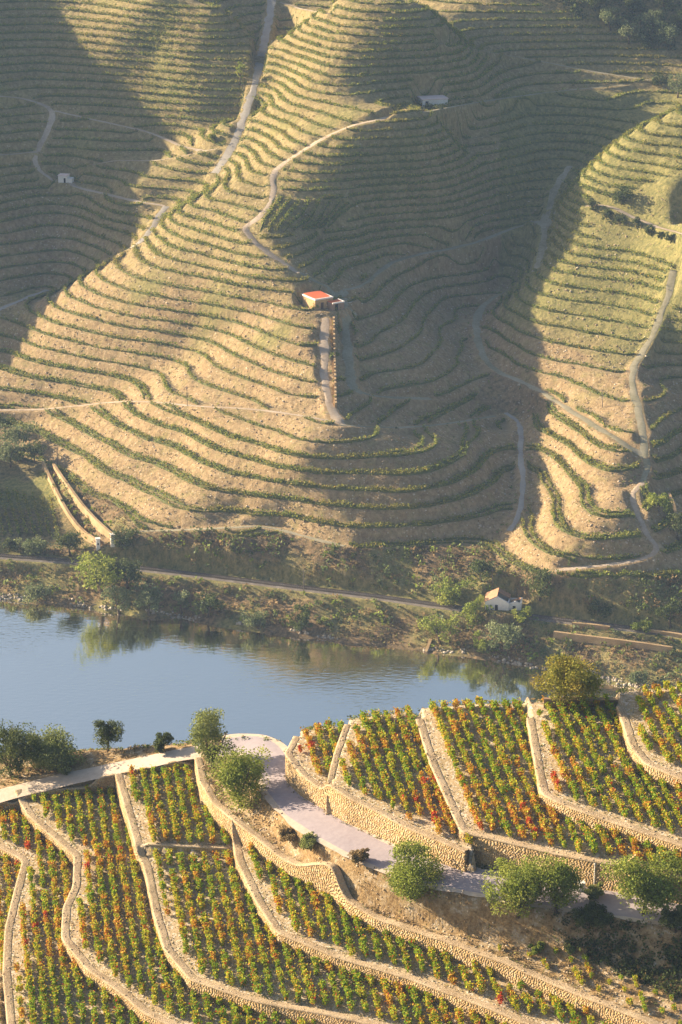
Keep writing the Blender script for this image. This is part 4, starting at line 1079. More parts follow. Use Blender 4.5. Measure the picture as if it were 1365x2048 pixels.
# ------------------------------------------------------------------ the near spur: walled vineyard plots round a road
GA, GB = 0.15, 0.12                               # tilt of the spur: rising away from the camera and to the right
def base_z(x, y): return 117 + GA * (y - 305) + GB * x
def on_plane(px, py, off):
    d = ray(px, py)
    t = (117 - GA * 305 + np.asarray(off, float) - CAM_H) / (d[..., 2] - GA * d[..., 1] - GB * d[..., 0])
    return d * t[..., None] + np.array([0, 0, CAM_H])
def line_on(px, off):
    px = np.array(px, float)
    o = px[:, 2] if px.shape[1] > 2 else np.full(len(px), off)
    return on_plane(px[:, 0], px[:, 1], o)
OFF = dict(P0=-13.4, P1=-11.9, P2=-10.2, P3=-8.4, P3u=-7.4, P4=-6.6, R1=1.8, R2=3.3, R3=4.4, R4=6.2, R5=8.0)
WPX = {
 'W1': [(-60, 1672), (0, 1698), (46, 1722), (36, 1757), (22, 1810), (10, 1860), (6, 1950), (16, 2060), (22, 2120)],
 'W2': [(31, 1592), (56, 1633), (103, 1674), (149, 1715), (146, 1775), (126, 1818), (123, 1879), (174, 1941), (246, 1992), (287, 2028), (328, 2048), (420, 2085), (520, 2120)],
 'W3': [(231, 1551), (256, 1638), (272, 1697), (287, 1731), (308, 1833), (328, 1900), (379, 1961), (513, 2007), (700, 2043), (860, 2085)],
 'W4': [(464, 1674), (472, 1720), (513, 1807), (554, 1869), (665, 1914), (819, 1961), (952, 2012), (1045, 2048), (1160, 2095)],
 'W5': [(390, 1520), (400, 1567), (426, 1608), (472, 1649), (564, 1720), (665, 1778), (696, 1808), (752, 1838), (870, 1879), (1024, 1936), (1178, 2002), (1280, 2043), (1400, 2090)],
 'W6': [(588, 1474), (569, 1510), (602, 1552), (645, 1583), (692, 1596), (742, 1620), (819, 1660), (908, 1697), (930, 1706)],
 'W7': [(690, 1450), (685, 1462), (668, 1510), (652, 1576)],
 'W8': [(832, 1440), (860, 1530), (896, 1610), (922, 1668), (945, 1672), (1024, 1690), (1157, 1720), (1262, 1738), (1420, 1772), (1560, 1800)],
 'W9': [(1054, 1438), (1068, 1518), (1082, 1590), (1110, 1606), (1157, 1625), (1260, 1660), (1365, 1697), (1520, 1750)],
 'W10': [(1234, 1414), (1260, 1496), (1290, 1532), (1365, 1563), (1500, 1615)],
 'WL': [(-120, 1640), (-80, 1628), (0, 1606), (55, 1590), (110, 1577), (220, 1553), (388, 1517)],
}
ROADPX = [(440, 1496, -5.0), (480, 1489, -4.6), (516, 1491, -4.1), (540, 1513, -3.3), (552, 1545, -2.4), (566, 1578, -1.7), (605, 1622, -0.9), (700, 1682, 0), (800, 1727, 0.2), (975, 1769, 0.7), (1165, 1798, 0.9), (1365, 1826, 1.0), (1600, 1858, 1.0)]
LROADPX = [(-120, 1622, -10.6), (0, 1592, -10.0), (110, 1563, -8.8), (220, 1541, -7.7), (390, 1503, -5.6), (480, 1493, -4.7)]
CREST = [(-120, 1508, -10.4), (100, 1503, -8.9), (330, 1497, -6.6), (480, 1482, -4.6), (560, 1474, -3.0), (590, 1470, 1.8), (660, 1458, 1.8), (700, 1446, 3.3), (760, 1437, 3.3), (823, 1430, 3.3), (838, 1424, 4.4), (960, 1414, 4.4), (1052, 1415, 4.4), (1066, 1411, 6.2), (1222, 1402, 6.2), (1238, 1392, 8.0), (1300, 1386, 8.0), (1400, 1376, 8.0), (1700, 1360, 8.0)]
road_line = resample(smooth_line(line_on(ROADPX, 0), 2), 1.0)
lroad_line = resample(smooth_line(line_on(LROADPX, 0), 2), 1.0)
FG = Grid(-74, 82, 222, 352, 0.4)
fx, fy = FG.X, FG.Y
def offset_line(L, d):
    t = np.gradient(L[:, :2], axis=0); t /= np.linalg.norm(t, axis=1)[:, None] + 1e-9
    r = L.copy(); r[:, 0] += -t[:, 1] * d; r[:, 1] += t[:, 0] * d; return r
wall_off = {'W1': 'P1', 'W2': 'P2', 'W3': 'P3', 'W4': 'P4', 'W6': 'R1', 'W7': 'R2', 'W8': 'R3', 'W9': 'R4', 'W10': 'R5'}
wall_line = {}
for k, v in WPX.items():
    if k == 'W5': o = np.full(len(v), -4.4); o[:5] = [-4.6, -4.5, -4.3, -4.2, -4.3]; L = line_on(np.c_[np.array(v), o], 0)
    elif k == 'WL': L = line_on(v, 0); L = np.array([on_plane(a, b_, np.interp(a, [q[0] for q in LROADPX], [q[2] for q in LROADPX])) for a, b_ in v])
    elif k == 'W6': o = np.where(np.array(v)[:, 0] < 650, OFF['R1'], OFF['R2']); L = line_on(np.c_[np.array(v), o], 0)
    elif k == 'W3': o = np.where(np.array(v)[:, 1] < 1700, OFF['P3u'], OFF['P3']); L = line_on(np.c_[np.array(v), o], 0)
    else: L = line_on(v, OFF[wall_off[k]])
    L = resample(L, 0.7)
    L[1:-1] = (L[:-2] + 2 * L[1:-1] + L[2:]) / 4
    wall_line[k] = L
ids = np.zeros(fx.shape, int); off = np.full(fx.shape, OFF['P0'])
def region(L, n, o, up=80, down=60, close='x', lim=999):
    L = offset_line(L, 0.6)
    d0 = np.array([0, 1.0]); d1 = L[-1, :2] - L[-4, :2]; d1 /= np.linalg.norm(d1)
    if close == 'x':
        poly = [L[0, :2] + d0 * up] + list(L[:, :2]) + [L[-1, :2] + d1 * down]
        poly += [np.array([200., poly[-1][1]]), np.array([200., poly[0][1]])]
    else:
        poly = [L[0, :2] + np.array([-60., -4])] + list(L[:, :2]) + [np.array([L[-1, 0], 460.]), np.array([-160., 460.])]
    m = inside(poly, fx, fy) & (fx < lim); ids[m] = n
    off[m] = o[m] if isinstance(o, np.ndarray) else o
    return m
region(wall_line['W1'], 1, OFF['P1']); region(wall_line['W2'], 2, OFF['P2']); region(wall_line['W3'], 3, OFF['P3'])
p3u = inside(np.array([line_on([(a, b_)], OFF['P3u'])[0] for a, b_ in [(225, 1500), (272, 1695), (470, 1698), (500, 1500)]]), fx, fy) & (ids == 3)
off[p3u] = OFF['P3u']; ids[p3u] = 10
region(wall_line['W4'], 4, OFF['P4'])
m4 = (ids == 4) & inside(np.array([line_on([(a, b_)], OFF['P4'])[0] for a, b_ in [(380, 1480), (464, 1676), (560, 1676), (560, 1480)]]), fx, fy)
off[m4] = OFF['P3u']; ids[m4] = 10
dr, zr = seg_dist(fx, fy, np.c_[road_line[:, :2], road_line[:, 2] - base_z(road_line[:, 0], road_line[:, 1])], 60)
dl, zl = seg_dist(fx, fy, np.c_[lroad_line[:, :2], lroad_line[:, 2] - base_z(lroad_line[:, 0], lroad_line[:, 1])], 60)
dm = np.where(dr < dl, dr, dl); zm = np.where(dr < dl, zr, zl)
d5, z5 = seg_dist(fx, fy, np.c_[wall_line['W5'][:, :2], wall_line['W5'][:, 2] - base_z(wall_line['W5'][:, 0], wall_line['W5'][:, 1])], 60)
tq_ = np.clip(np.maximum(dr - 2.6, 0) / (np.maximum(dr - 2.6, 0) + np.maximum(d5 - 2.4, 0) + 1e-6), 0, 1)
ex_ = 1 + 2.2 * sstep(4, 16, fx)                 # to the right the bank drops away steeply below the road
tq_ = 1 - (1 - tq_) ** ex_
sc = (zr - 0.15) * (1 - tq_) + z5 * tq_
scm = region(wall_line['W5'], 5, sc)
region(wall_line['WL'], 6, np.where(dl < 40, zl, -9) - 0.1 - 0.05 * np.maximum(dl - 3, 0), close='y')
lim6 = wall_line['W6'][-1, 0] + 1.2
region(wall_line['W6'], 11, OFF['R1'], lim=lim6)
r2poly = offset_line(wall_line['W6'], 0.6)
region(np.vstack([wall_line['W7'], wall_line['W6'][np.argmin(np.hypot(*(wall_line['W6'][:, :2] - wall_line['W7'][-1, :2]).T)) + 1:]]), 12, OFF['R2'], lim=lim6)
region(wall_line['W8'], 13, OFF['R3']); region(wall_line['W9'], 14, OFF['R4']); region(wall_line['W10'], 15, OFF['R5'])
r_reg = ids >= 11
cr = line_on(CREST, 0)
Ycr = np.interp(fx, cr[:, 0], cr[:, 1])
over = np.maximum(fy - Ycr, 0)
# the two roads are graded in
nfine = noise2(fx, fy, 1.6, 71, 3); nbig = noise2(fx, fy, 9, 72, 2)
Zf = base_z(fx, fy) + off
scrub_m = (ids == 5) | (ids == 6)
Zf += nfine * np.where(scrub_m, 0.16, 0.05) + nbig * np.where(scrub_m, 0.25, 0.12)
for d_, zz, w in ((dl, zl, 2.1), (dr, zr, 2.5)):
    wt = (1 - sstep(w + 0.1, w + 1.2, d_)) * (~r_reg) * np.where((ids == 5) | (ids == 6), 1, 0)
    Zf = Zf * (1 - wt) + (base_z(fx, fy) + zz - 0.03) * wt
Zf -= np.minimum(over * 0.25 + over ** 2 * 0.06, over * 1.0)
FG.Z = Zf
fpx, fpy = project(np.stack([fx, fy, Zf], -1))
def fg_ground_mat():
    m, nt, b = new_mat("vineyard_soil"); b.inputs["Roughness"].default_value = 0.95
    geo = N(nt, "ShaderNodeNewGeometry").outputs["Position"]
    at = N(nt, "ShaderNodeAttribute"); at.attribute_name = "tint"; sp = N(nt, "ShaderNodeSeparateColor"); nt.links.new(at.outputs["Color"], sp.inputs[0])
    n1 = noise_node(nt, 0.16, 4, 0.6, geo); n2 = noise_node(nt, 2.2, 7, 0.75, geo); n3 = noise_node(nt, 0.5, 4, 0.6, geo)
    soil = ramp(nt, n2.outputs[0], [(0.36, (0.28, 0.205, 0.11)), (0.5, (0.43, 0.325, 0.185)), (0.64, (0.56, 0.45, 0.285))]).outputs[0]
    soil = mixc(nt, 0.4, soil, ramp(nt, n1.outputs[0], [(0.35, (0.36, 0.26, 0.14)), (0.65, (0.54, 0.43, 0.30))]).outputs[0])
    v = N(nt, "ShaderNodeTexVoronoi"); v.inputs["Scale"].default_value = 4.0; nt.links.new(geo, v.inputs["Vector"])
    s2 = N(nt, "ShaderNodeSeparateColor"); nt.links.new(v.outputs["Color"], s2.inputs[0])
    a1 = N(nt, "ShaderNodeMath", operation='LESS_THAN'); a1.inputs[1].default_value = 0.22; nt.links.new(s2.outputs[0], a1.inputs[0])
    soil = mixc(nt, a1.outputs[0], soil, (0.60, 0.51, 0.40))
    dry = ramp(nt, n2.outputs[0], [(0.36, (0.16, 0.10, 0.045)), (0.5, (0.31, 0.205, 0.095)), (0.66, (0.46, 0.33, 0.17))]).outputs[0]
    f = N(nt, "ShaderNodeMapRange"); f.inputs[1].default_value = 0.34; f.inputs[2].default_value = 0.54; nt.links.new(n3.outputs[0], f.inputs[0])
    f2 = N(nt, "ShaderNodeMath", operation='MULTIPLY'); nt.links.new(f.outputs[0], f2.inputs[0]); nt.links.new(sp.outputs[1], f2.inputs[1])
    col = mixc(nt, f2.outputs[0], soil, dry)
    nt.links.new(col, b.inputs["Base Color"])
    ad = N(nt, "ShaderNodeMath", operation='ADD'); nt.links.new(a1.outputs[0], ad.inputs[0]); nt.links.new(n2.outputs[0], ad.inputs[1])
    bump(nt, b, ad.outputs[0], 1.0, 0.14)
    return m
M['fg'] = fg_ground_mat()
keepf = (fpx > -140) & (fpx < 1520) & (fpy < 2220)
fme, uf = grid_mesh("near_ground", fx, fy, Zf, keepf)
a = fme.attributes.new("tint", 'FLOAT_COLOR', 'POINT'); c = np.zeros((uf.sum(), 4), np.float32); c[:, 1] = scrub_m.ravel()[uf]; a.data.foreach_set("color", c.ravel())
tag(obj("near_ground", fme, M['fg']), kind="structure")
# the steep slope from the crest down to the river and the land under the viewer, hidden from this spot
SL = Grid(-76, 84, 346, 500, 2.0)
ye = np.full(SL.xs.shape, 351.0); ze = FG.look(SL.xs, ye)
SL.Z = np.maximum(ze[None] - 0.15 - (SL.Y - 351) * 0.95 + noise2(SL.X, SL.Y, 10, 81) * 1.0 * sstep(351, 356, SL.Y), -5) - 3 * (SL.Y < 351)
sme, _ = grid_mesh("river_slope", SL.X, SL.Y, SL.Z); a = sme.attributes.new("tint", 'FLOAT_COLOR', 'POINT'); c = np.ones((len(sme.vertices), 4), np.float32); a.data.foreach_set("color", c.ravel())
tag(obj("river_slope", sme, M['fg']), kind="structure")

# ------------------------------------------------------------------ roads
M['paved'] = speckle_mat("pale_asphalt", (0.29, 0.25, 0.275), (0.35, 0.305, 0.33), (0.41, 0.36, 0.385), 1.0, 0.01, 0.85)
M['dust'] = speckle_mat("dusty_road", (0.42, 0.34, 0.26), (0.52, 0.43, 0.35), (0.60, 0.52, 0.43), 1.0, 0.03)
def road_level(L):
    def f(x, y):
        k = np.argmin((x[:, None] - L[None, :, 0]) ** 2 + (y[:, None] - L[None, :, 1]) ** 2, 1)
        return base_z(x, y) + (L[k, 2] - base_z(L[k, 0], L[k, 1]))
    return f
ribbon("road_verge", road_line, 5.8, M['dust'], 0.035, road_level(road_line), 0.22, 7, 9)
ribbon("paved_road", road_line, 4.7, M['paved'], 0.07, road_level(road_line), 0.06, 7)
ribbon("unpaved_road", lroad_line, 3.4, M['dust'], 0.05, road_level(lroad_line), 0.12, 7, 4)

# ------------------------------------------------------------------ dry-stone terrace walls
M['core'] = speckle_mat("wall_core", (0.30, 0.21, 0.11), (0.38, 0.27, 0.15), (0.46, 0.33, 0.19), 3.0, 0.05)
M['walltop'] = speckle_mat("wall_top", (0.30, 0.21, 0.12), (0.46, 0.345, 0.215), (0.60, 0.47, 0.32), 2.6, 0.12, stones=(4.5, .35, (0.60, 0.48, 0.33)))
M['wallstone'] = speckle_mat("wall_stone", (0.72, 0.72, 0.72), (0.9, 0.9, 0.9), (1, 1, 1), 6.0, 0.03, tint=True)
STONE_COLS = [(0.52, 0.36, 0.18), (0.44, 0.30, 0.15), (0.60, 0.44, 0.24), (0.42, 0.29, 0.15), (0.56, 0.42, 0.27)]
TOP_COLS = [(0.56, 0.44, 0.29), (0.50, 0.38, 0.24), (0.62, 0.50, 0.35), (0.44, 0.34, 0.22)]
BF = np.array([(3, 2, 1, 0), (4, 5, 6, 7), (0, 1, 5, 4), (1, 2, 6, 5), (2, 3, 7, 6), (3, 0, 4, 7)])
def blocks(c, t, n, lx, ly, lz, r, jit=0.03):
    """rough blocks: centre c, along t (2d) lx, across n ly, up lz"""
    k = len(c); s = np.array([(-1, -1, -1), (1, -1, -1), (1, 1, -1), (-1, 1, -1), (-1, -1, 1), (1, -1, 1), (1, 1, 1), (-1, 1, 1)]) * .5
    T = np.c_[t, np.zeros(k)]; NN = np.c_[n, np.zeros(k)]
    V = c[:, None] + s[None, :, 0:1] * (T * lx[:, None])[:, None] + s[None, :, 1:2] * (NN * ly[:, None])[:, None]
    V[..., 2] += s[None, :, 2] * lz[:, None]
    V += r.normal(0, jit, V.shape)
    return V.reshape(-1, 3), (BF[None] + (np.arange(k) * 8)[:, None, None]).reshape(-1, 4)
def stone_wall(name, L, label, cap=1.0, seed=0, lip=0.05, fade=None, minh=0.35):
    """L: outer top edge, upper ground on its left side; faced with coursed stones, capped with slabs"""
    r = np.random.default_rng(300 + seed)
    L = resample(L[:, :2], 0.35)
    qx, qy = project(np.c_[L, FG.look(L[:, 0], L[:, 1])]); ok = (qx > -90) & (qx < 1455) & (qy < 2140)
    if ok.any(): i0, i1 = np.nonzero(ok)[0][[0, -1]]; L = L[i0:i1 + 1]
    t = np.gradient(L, axis=0); t /= np.linalg.norm(t, axis=1)[:, None] + 1e-9
    for _ in range(2): t[1:-1] = (t[:-2] + t[1:-1] + t[2:]) / 3
    t /= np.linalg.norm(t, axis=1)[:, None]; n = np.c_[-t[:, 1], t[:, 0]]
    up = L + n * (cap + 0.25); dn = L - n * 0.55
    zt = FG.look(up[:, 0], up[:, 1]) + lip; zb = FG.look(dn[:, 0], dn[:, 1]) - 0.15
    for _ in range(6):
        zt[1:-1] = (zt[:-2] + zt[1:-1] * 2 + zt[2:]) / 4; zb[1:-1] = np.minimum(zb[1:-1], (zb[:-2] + zb[1:-1] * 2 + zb[2:]) / 4)
    zt = np.maximum(zt, zb + minh + .15)
    s = np.arange(len(L)) * 0.35; tot = s[-1]
    o0 = np.array([*L[len(L) // 2], zb[len(L) // 2]])
    root = empty(name, o0)
    # core
    V = np.stack([np.c_[L + n * .012, zb - .3], np.c_[L + n * .012, zt - .10], np.c_[L + n * (cap - .05), zt - .10], np.c_[L + n * (cap - .05), zb - .3]], 1).reshape(-1, 3) - o0
    i = (np.arange(len(L) - 1) * 4)[:, None]
    F = np.vstack([np.hstack([i + e, i + 4 + e, i + 5 + e, i + 1 + e]) for e in (0, 1, 2)])
    obj("core", mesh_np("core", V, F), M['core'], root)
    at = lambda A, q: (np.interp(q, s, A) if A.ndim == 1 else np.stack([np.interp(q, s, A[:, j]) for j in range(A.shape[1])], -1))
    # courses of facing stone
    Q, ZZ, LX, LZ = [], [], [], []
    hmax = (zt - zb).max(); z = 0.0
    while z < hmax:
        hc = r.uniform(.15, .25); q = r.uniform(-.3, 0)
        while q < tot:
            lx = r.uniform(.22, .52); Q.append(q + lx / 2); ZZ.append(z + hc / 2); LX.append(lx); LZ.append(hc); q += lx
        z += hc
    Q = np.clip(np.array(Q), 0, tot); ZZ = np.array(ZZ); LX = np.array(LX); LZ = np.array(LZ)
    zz = at(zt, Q) - 0.09 - ZZ                                  # hung from the top so the courses follow it
    kp = zz > at(zb, Q) - .1
    Q, zz, LX, LZ = Q[kp], zz[kp], LX[kp], LZ[kp]
    c = np.c_[at(L, Q) + at(n, Q) * r.uniform(.085, .10, len(Q))[:, None], zz + r.normal(0, .01, len(Q))]
    tq = at(t, Q); nq = at(n, Q)
    V, F = blocks(c, tq, nq, LX * .995, np.full(len(Q), .22), LZ * .995, r, .004)
    col = pick_cols(r, len(Q), STONE_COLS, [4, 3, 2, 1, 2], .05) * (1 + 0.18 * noise2(Q, zz, 3.0, seed, 2))[:, None]
    st = obj("facing_stones", mesh_np("facing_stones", V - o0, F, False, np.repeat(np.clip(col, .02, 1), 8, 0)), M['wallstone'], root); tag(st, kind="stuff")
    # flat trodden top of rubble and earth
    m5 = 6; rows_ = []
    for k in range(m5):
        u = k / (m5 - 1); e_ = -.05 if k == 0 else 0
        pw = L + n * (u * cap + e_)[..., None] if np.ndim(u) else L + n * (u * cap + e_)
        pw = pw + n * (noise2(s, s * 0 + k * 9, .8, seed + k, 2) * (.035 if k in (0, m5 - 1) else .015))[:, None]
        rows_.append(np.c_[pw, zt + noise2(s, s * 0 + k * 5, .7, seed + 40, 2) * .04 - (.03 if k in (0, m5 - 1) else 0)])
    lo_ = rows_[0].copy(); lo_[:, 2] -= .16
    rows_ = [lo_] + rows_; m5 += 1
    V = np.stack(rows_, 1).reshape(-1, 3) - o0
    i = (np.arange(len(L) - 1)[:, None] * m5 + np.arange(m5 - 1)[None]).ravel()
    obj("coping", mesh_np("coping", V, np.stack([i, i + m5, i + m5 + 1, i + 1], -1), False), M['walltop'], root)
    nk = int(tot * 1.5); Q = r.uniform(0, tot, nk); W0 = r.uniform(.0, cap + .1, nk); sz = r.uniform(.05, .17, nk)
    c = np.c_[at(L, Q) + at(n, Q) * W0[:, None], at(zt, Q) + .01]; th = r.uniform(0, 3.14, nk); tq = np.c_[np.cos(th), np.sin(th)]
    V, F = blocks(c, tq, np.c_[-tq[:, 1], tq[:, 0]], sz * 1.2, sz, sz * .4, r, .012)
    st = obj("loose_stones", mesh_np("loose_stones", V - o0, F, False, np.repeat(pick_cols(r, nk, TOP_COLS, [3, 3, 2, 2], .12), 8, 0)), M['wallstone'], root); tag(st, kind="stuff")
    # weeds rooted along the foot and the top of the wall
    nk = int(tot * 5); Q = np.repeat(r.uniform(0, tot, nk), 6); sd = np.repeat(r.random(nk) < .75, 6); e = r.normal(0, .13, (len(Q), 3))
    c = np.c_[at(L, Q) + at(n, Q) * np.where(sd, -.3, cap + .35)[:, None], np.where(sd, at(zb, Q) + .15, at(zt, Q) - .1)] + np.abs(e) * np.array([0, 0, 1]) + e * np.array([1, 1, 0])
    V, F, C = leaf_quads(c, .17, pick_cols(r, len(Q), DRY + OLIVE[:2], [3, 3, 2, 2, 2, 2], .12), r)
    st = obj("weeds", mesh_np("weeds", V - o0, F, False, C), M['leaf'], root); tag(st, kind="stuff")
    return tag(root, label, "wall", "dry stone terrace walls")
stone_wall("terrace_wall", wall_line['W1'], "short stone wall at the left edge, lowest of the terraces", seed=1)
stone_wall("terrace_wall", wall_line['W2'], "stepped stone wall winding down the left vineyard to the bottom edge", seed=2)
stone_wall("terrace_wall", wall_line['W3'], "long stone wall from the unpaved road down to bottom centre", seed=3)
stone_wall("terrace_wall", wall_line['W4'], "stone wall from the low cross wall down to the bottom right", seed=4)
stone_wall("terrace_wall", wall_line['W5'], "longest stone wall, under the scrubby bank below the paved road", seed=5)
stone_wall("terrace_wall", wall_line['W6'], "curved stone wall holding the vines above the paved road", cap=0.9, seed=6)
stone_wall("terrace_wall", wall_line['W7'], "short stone wall joining the curved roadside wall at its bend", cap=0.8, seed=7)
stone_wall("terrace_wall", wall_line['W8'], "stone wall that turns sharply right above the road's lower end", seed=8)
stone_wall("terrace_wall", wall_line['W9'], "bent stone wall between the two middle right-hand plots", seed=9)
stone_wall("terrace_wall", wall_line['W10'], "upper right stone wall around the reddest vines", seed=10)
stone_wall("terrace_wall", wall_line['WL'], "shaded retaining wall under the unpaved road at left", cap=0.5, seed=11, lip=0.05)
crossw = resample(line_on([(274, 1692), (330, 1694), (400, 1697), (466, 1699)], OFF['P3u']), .7)
stone_wall("cross_wall", crossw, "low cross wall between two plots of the left vineyard", cap=0.7, seed=12, lip=.1)

# ------------------------------------------------------------------ grapevines in the near plots
VR = np.random.default_rng(99)
VGREEN = [(0.23, 0.36, 0.02), (0.31, 0.43, 0.025), (0.17, 0.28, 0.02)]
VYEL = [(0.46, 0.46, 0.03), (0.58, 0.46, 0.03), (0.34, 0.40, 0.025)]
VORG = [(0.60, 0.33, 0.04), (0.56, 0.40, 0.05), (0.55, 0.22, 0.04)]
VRED = [(0.52, 0.06, 0.03), (0.60, 0.11, 0.03), (0.42, 0.06, 0.03)]
def vine_mesh(r, kind, n=165):
    pal = [VGREEN, VYEL, VORG, VRED][kind]
    w = r.uniform(.42, .56); h = r.uniform(.9, 1.2)
    a = r.uniform(0, 6.28, n); rad = r.uniform(.1, 1, n) ** .55 * w; zz = r.beta(1.6, 1.3, n)
    taper = 1.0 - 0.5 * np.abs(zz - .45)
    P = np.c_[np.cos(a) * rad * taper * .68, np.sin(a) * rad * taper * 1.4, .22 + zz * (h - .22)]
    # a few long shoots
    m = n // 6; P[:m] = np.c_[r.normal(0, w * .5, m), r.normal(0, w * .6, m), r.uniform(.6, h + .15, m)]
    C = pick_cols(r, n, pal, [3, 2, 2], .14)
    mix = r.random(n) < .22; oth = [VYEL, VGREEN, VYEL, VORG][kind]; C[mix] = pick_cols(r, mix.sum(), oth, [3, 2, 2], .14)
    fl = r.random(n) < .15; C[fl] = pick_cols(r, fl.sum(), VORG + VRED[:1], [3, 2, 2, 1.5], .1)
    V, F, C = leaf_quads(P, 0.24, C, r)
    # stump
    ang = np.arange(5) * 2 * math.pi / 5; ring = np.c_[np.cos(ang), np.sin(ang)]
    S = np.vstack([np.c_[ring * .06, np.full(5, -.1)], np.c_[ring * .05 + r.normal(0, .03, 2), np.full(5, .3)], np.c_[ring * .03 + r.normal(0, .06, 2), np.full(5, .7)]])
    SF = np.array([(k * 5 + i, k * 5 + (i + 1) % 5, k * 5 + 5 + (i + 1) % 5, k * 5 + 5 + i) for k in range(2) for i in range(5)])
    return np.vstack([V, S]), np.vstack([F, SF + len(V)]), np.vstack([C, np.tile([[.10, .07, .045]], (15, 1))])
protos = [[vine_mesh(VR, k) for _ in range(7)] for k in range(4)]
dv = np.array([-0.17, 1.0]); dv /= np.linalg.norm(dv); du = np.array([dv[1], -dv[0]])
uu, ww = np.meshgrid(np.arange(-90, 165, 1.55), np.arange(210, 365, 0.9))
uu = uu + noise2(ww, uu, 14, 5, 2) * 0.18
P = uu.ravel()[:, None] * du + ww.ravel()[:, None] * dv + VR.normal(0, .08, (uu.size, 2))
P = P[(P[:, 0] > -72) & (P[:, 0] < 80) & (P[:, 1] > 224) & (P[:, 1] < 350)]
gi = lambda x, y: ids[np.clip(((y - FG.y0) / FG.step).round().astype(int), 0, FG.ny - 1), np.clip(((x - FG.x0) / FG.step).round().astype(int), 0, FG.nx - 1)]
me_id = gi(P[:, 0], P[:, 1]); ok = np.isin(me_id, [0, 1, 2, 3, 4, 10, 11, 12, 13, 14, 15])
d5p = FG.look(P[:, 0], P[:, 1], d5); strip = (me_id == 5) & (d5p > 1.4) & (d5p < 5.5) & (P[:, 0] > 2) & (FG.look(P[:, 0], P[:, 1], dr) > 4.5) & (VR.random(len(P)) < .55); ok |= strip
for ax, ay in ((.5, 0), (-1.2, 0), (0, .6), (0, -.7), (-.9, -.4)): ok &= gi(P[:, 0] + ax, P[:, 1] + ay) == me_id
ok &= np.interp(P[:, 0], cr[:, 0], cr[:, 1]) + .6 > P[:, 1]
Pz = np.c_[P, FG.look(P[:, 0], P[:, 1])]; qx, qy = project(Pz); ok &= (qx > -12) & (qx < 1378) & (qy < 2066)
gap = VR.random(len(P)) < 0.05 + 0.10 * (noise2(P[:, 0], P[:, 1], 6, 91, 2) > .35)
ok &= ~gap
Pz, me_id, qx, qy = Pz[ok], me_id[ok], qx[ok], qy[ok]
sparse = ((me_id == 4) & (qx > 900)) | (me_id == 5); drop = sparse & (VR.random(len(Pz)) < .30); Pz, me_id, qx, qy = Pz[~drop], me_id[~drop], qx[~drop], qy[~drop]
hue = noise2(Pz[:, 0] * 1.0, Pz[:, 1] * .35, 3.0, 93, 2) * .8 + noise2(Pz[:, 0], Pz[:, 1], 15, 94, 2) * .7 + VR.normal(0, .34, len(Pz)) + 0.25 * (me_id == 15) - 0.05
kind = np.digitize(hue, [-0.12, 0.40, 1.0])
order = np.argsort(-qy)
print("vines", len(Pz))
PLOT_NAMES = {0: "in the lowest plot at the far left edge", 1: "in the bottom left corner plot", 2: "in the plot between the winding and the long stone walls", 3: "in the bottom centre plot", 4: "below the longest stone wall at bottom right", 5: "on the bank between the longest wall and the road", 10: "above the low cross wall",
              11: "beside the curved roadside wall", 12: "above the curved roadside wall", 13: "above the road's lower end", 14: "in the upper right plot", 15: "in the reddest plot at upper right"}
KN = ["green", "yellow-green", "orange-leaved", "red-leaved"]
NV = 296
vmesh = {}
def vine_data(k, j):
    if (k, j) not in vmesh: vmesh[(k, j)] = mesh_np("grapevine", *protos[k][j][:2], False, protos[k][j][2]); vmesh[(k, j)].materials.append(M['leaf'])
    return vmesh[(k, j)]
Vs, Fs, Cs = [], [], []; bb = 0
for rank, i in enumerate(order):
    k = int(kind[i]); j = int(VR.integers(7)); rot = 0.17 + VR.normal(0, .35) + math.pi * int(VR.integers(2)); scv = VR.uniform(.9, 1.28) * (0.7 if me_id[i] == 5 else 1)
    if rank < NV:
        o = obj("grapevine", vine_data(k, j), None, None, tuple(Pz[i])); o.rotation_euler = (0, 0, rot); o.scale = (scv, scv, scv)
        tag(o, KN[k] + " autumn grapevine " + PLOT_NAMES[int(me_id[i])], "grapevine", KN[k] + " vines " + PLOT_NAMES[int(me_id[i])])
    else:
        V, F, C = protos[k][j]; ca, sa = math.cos(rot) * scv, math.sin(rot) * scv
        Vs.append(np.c_[V[:, 0] * ca - V[:, 1] * sa, V[:, 0] * sa + V[:, 1] * ca, V[:, 2] * scv] + Pz[i]); Fs.append(F + bb); Cs.append(C); bb += len(V)
tag(obj("vineyard_vines", mesh_np("vineyard_vines", np.vstack(Vs), np.vstack(Fs), False, np.vstack(Cs)), M['leaf']), kind="stuff")

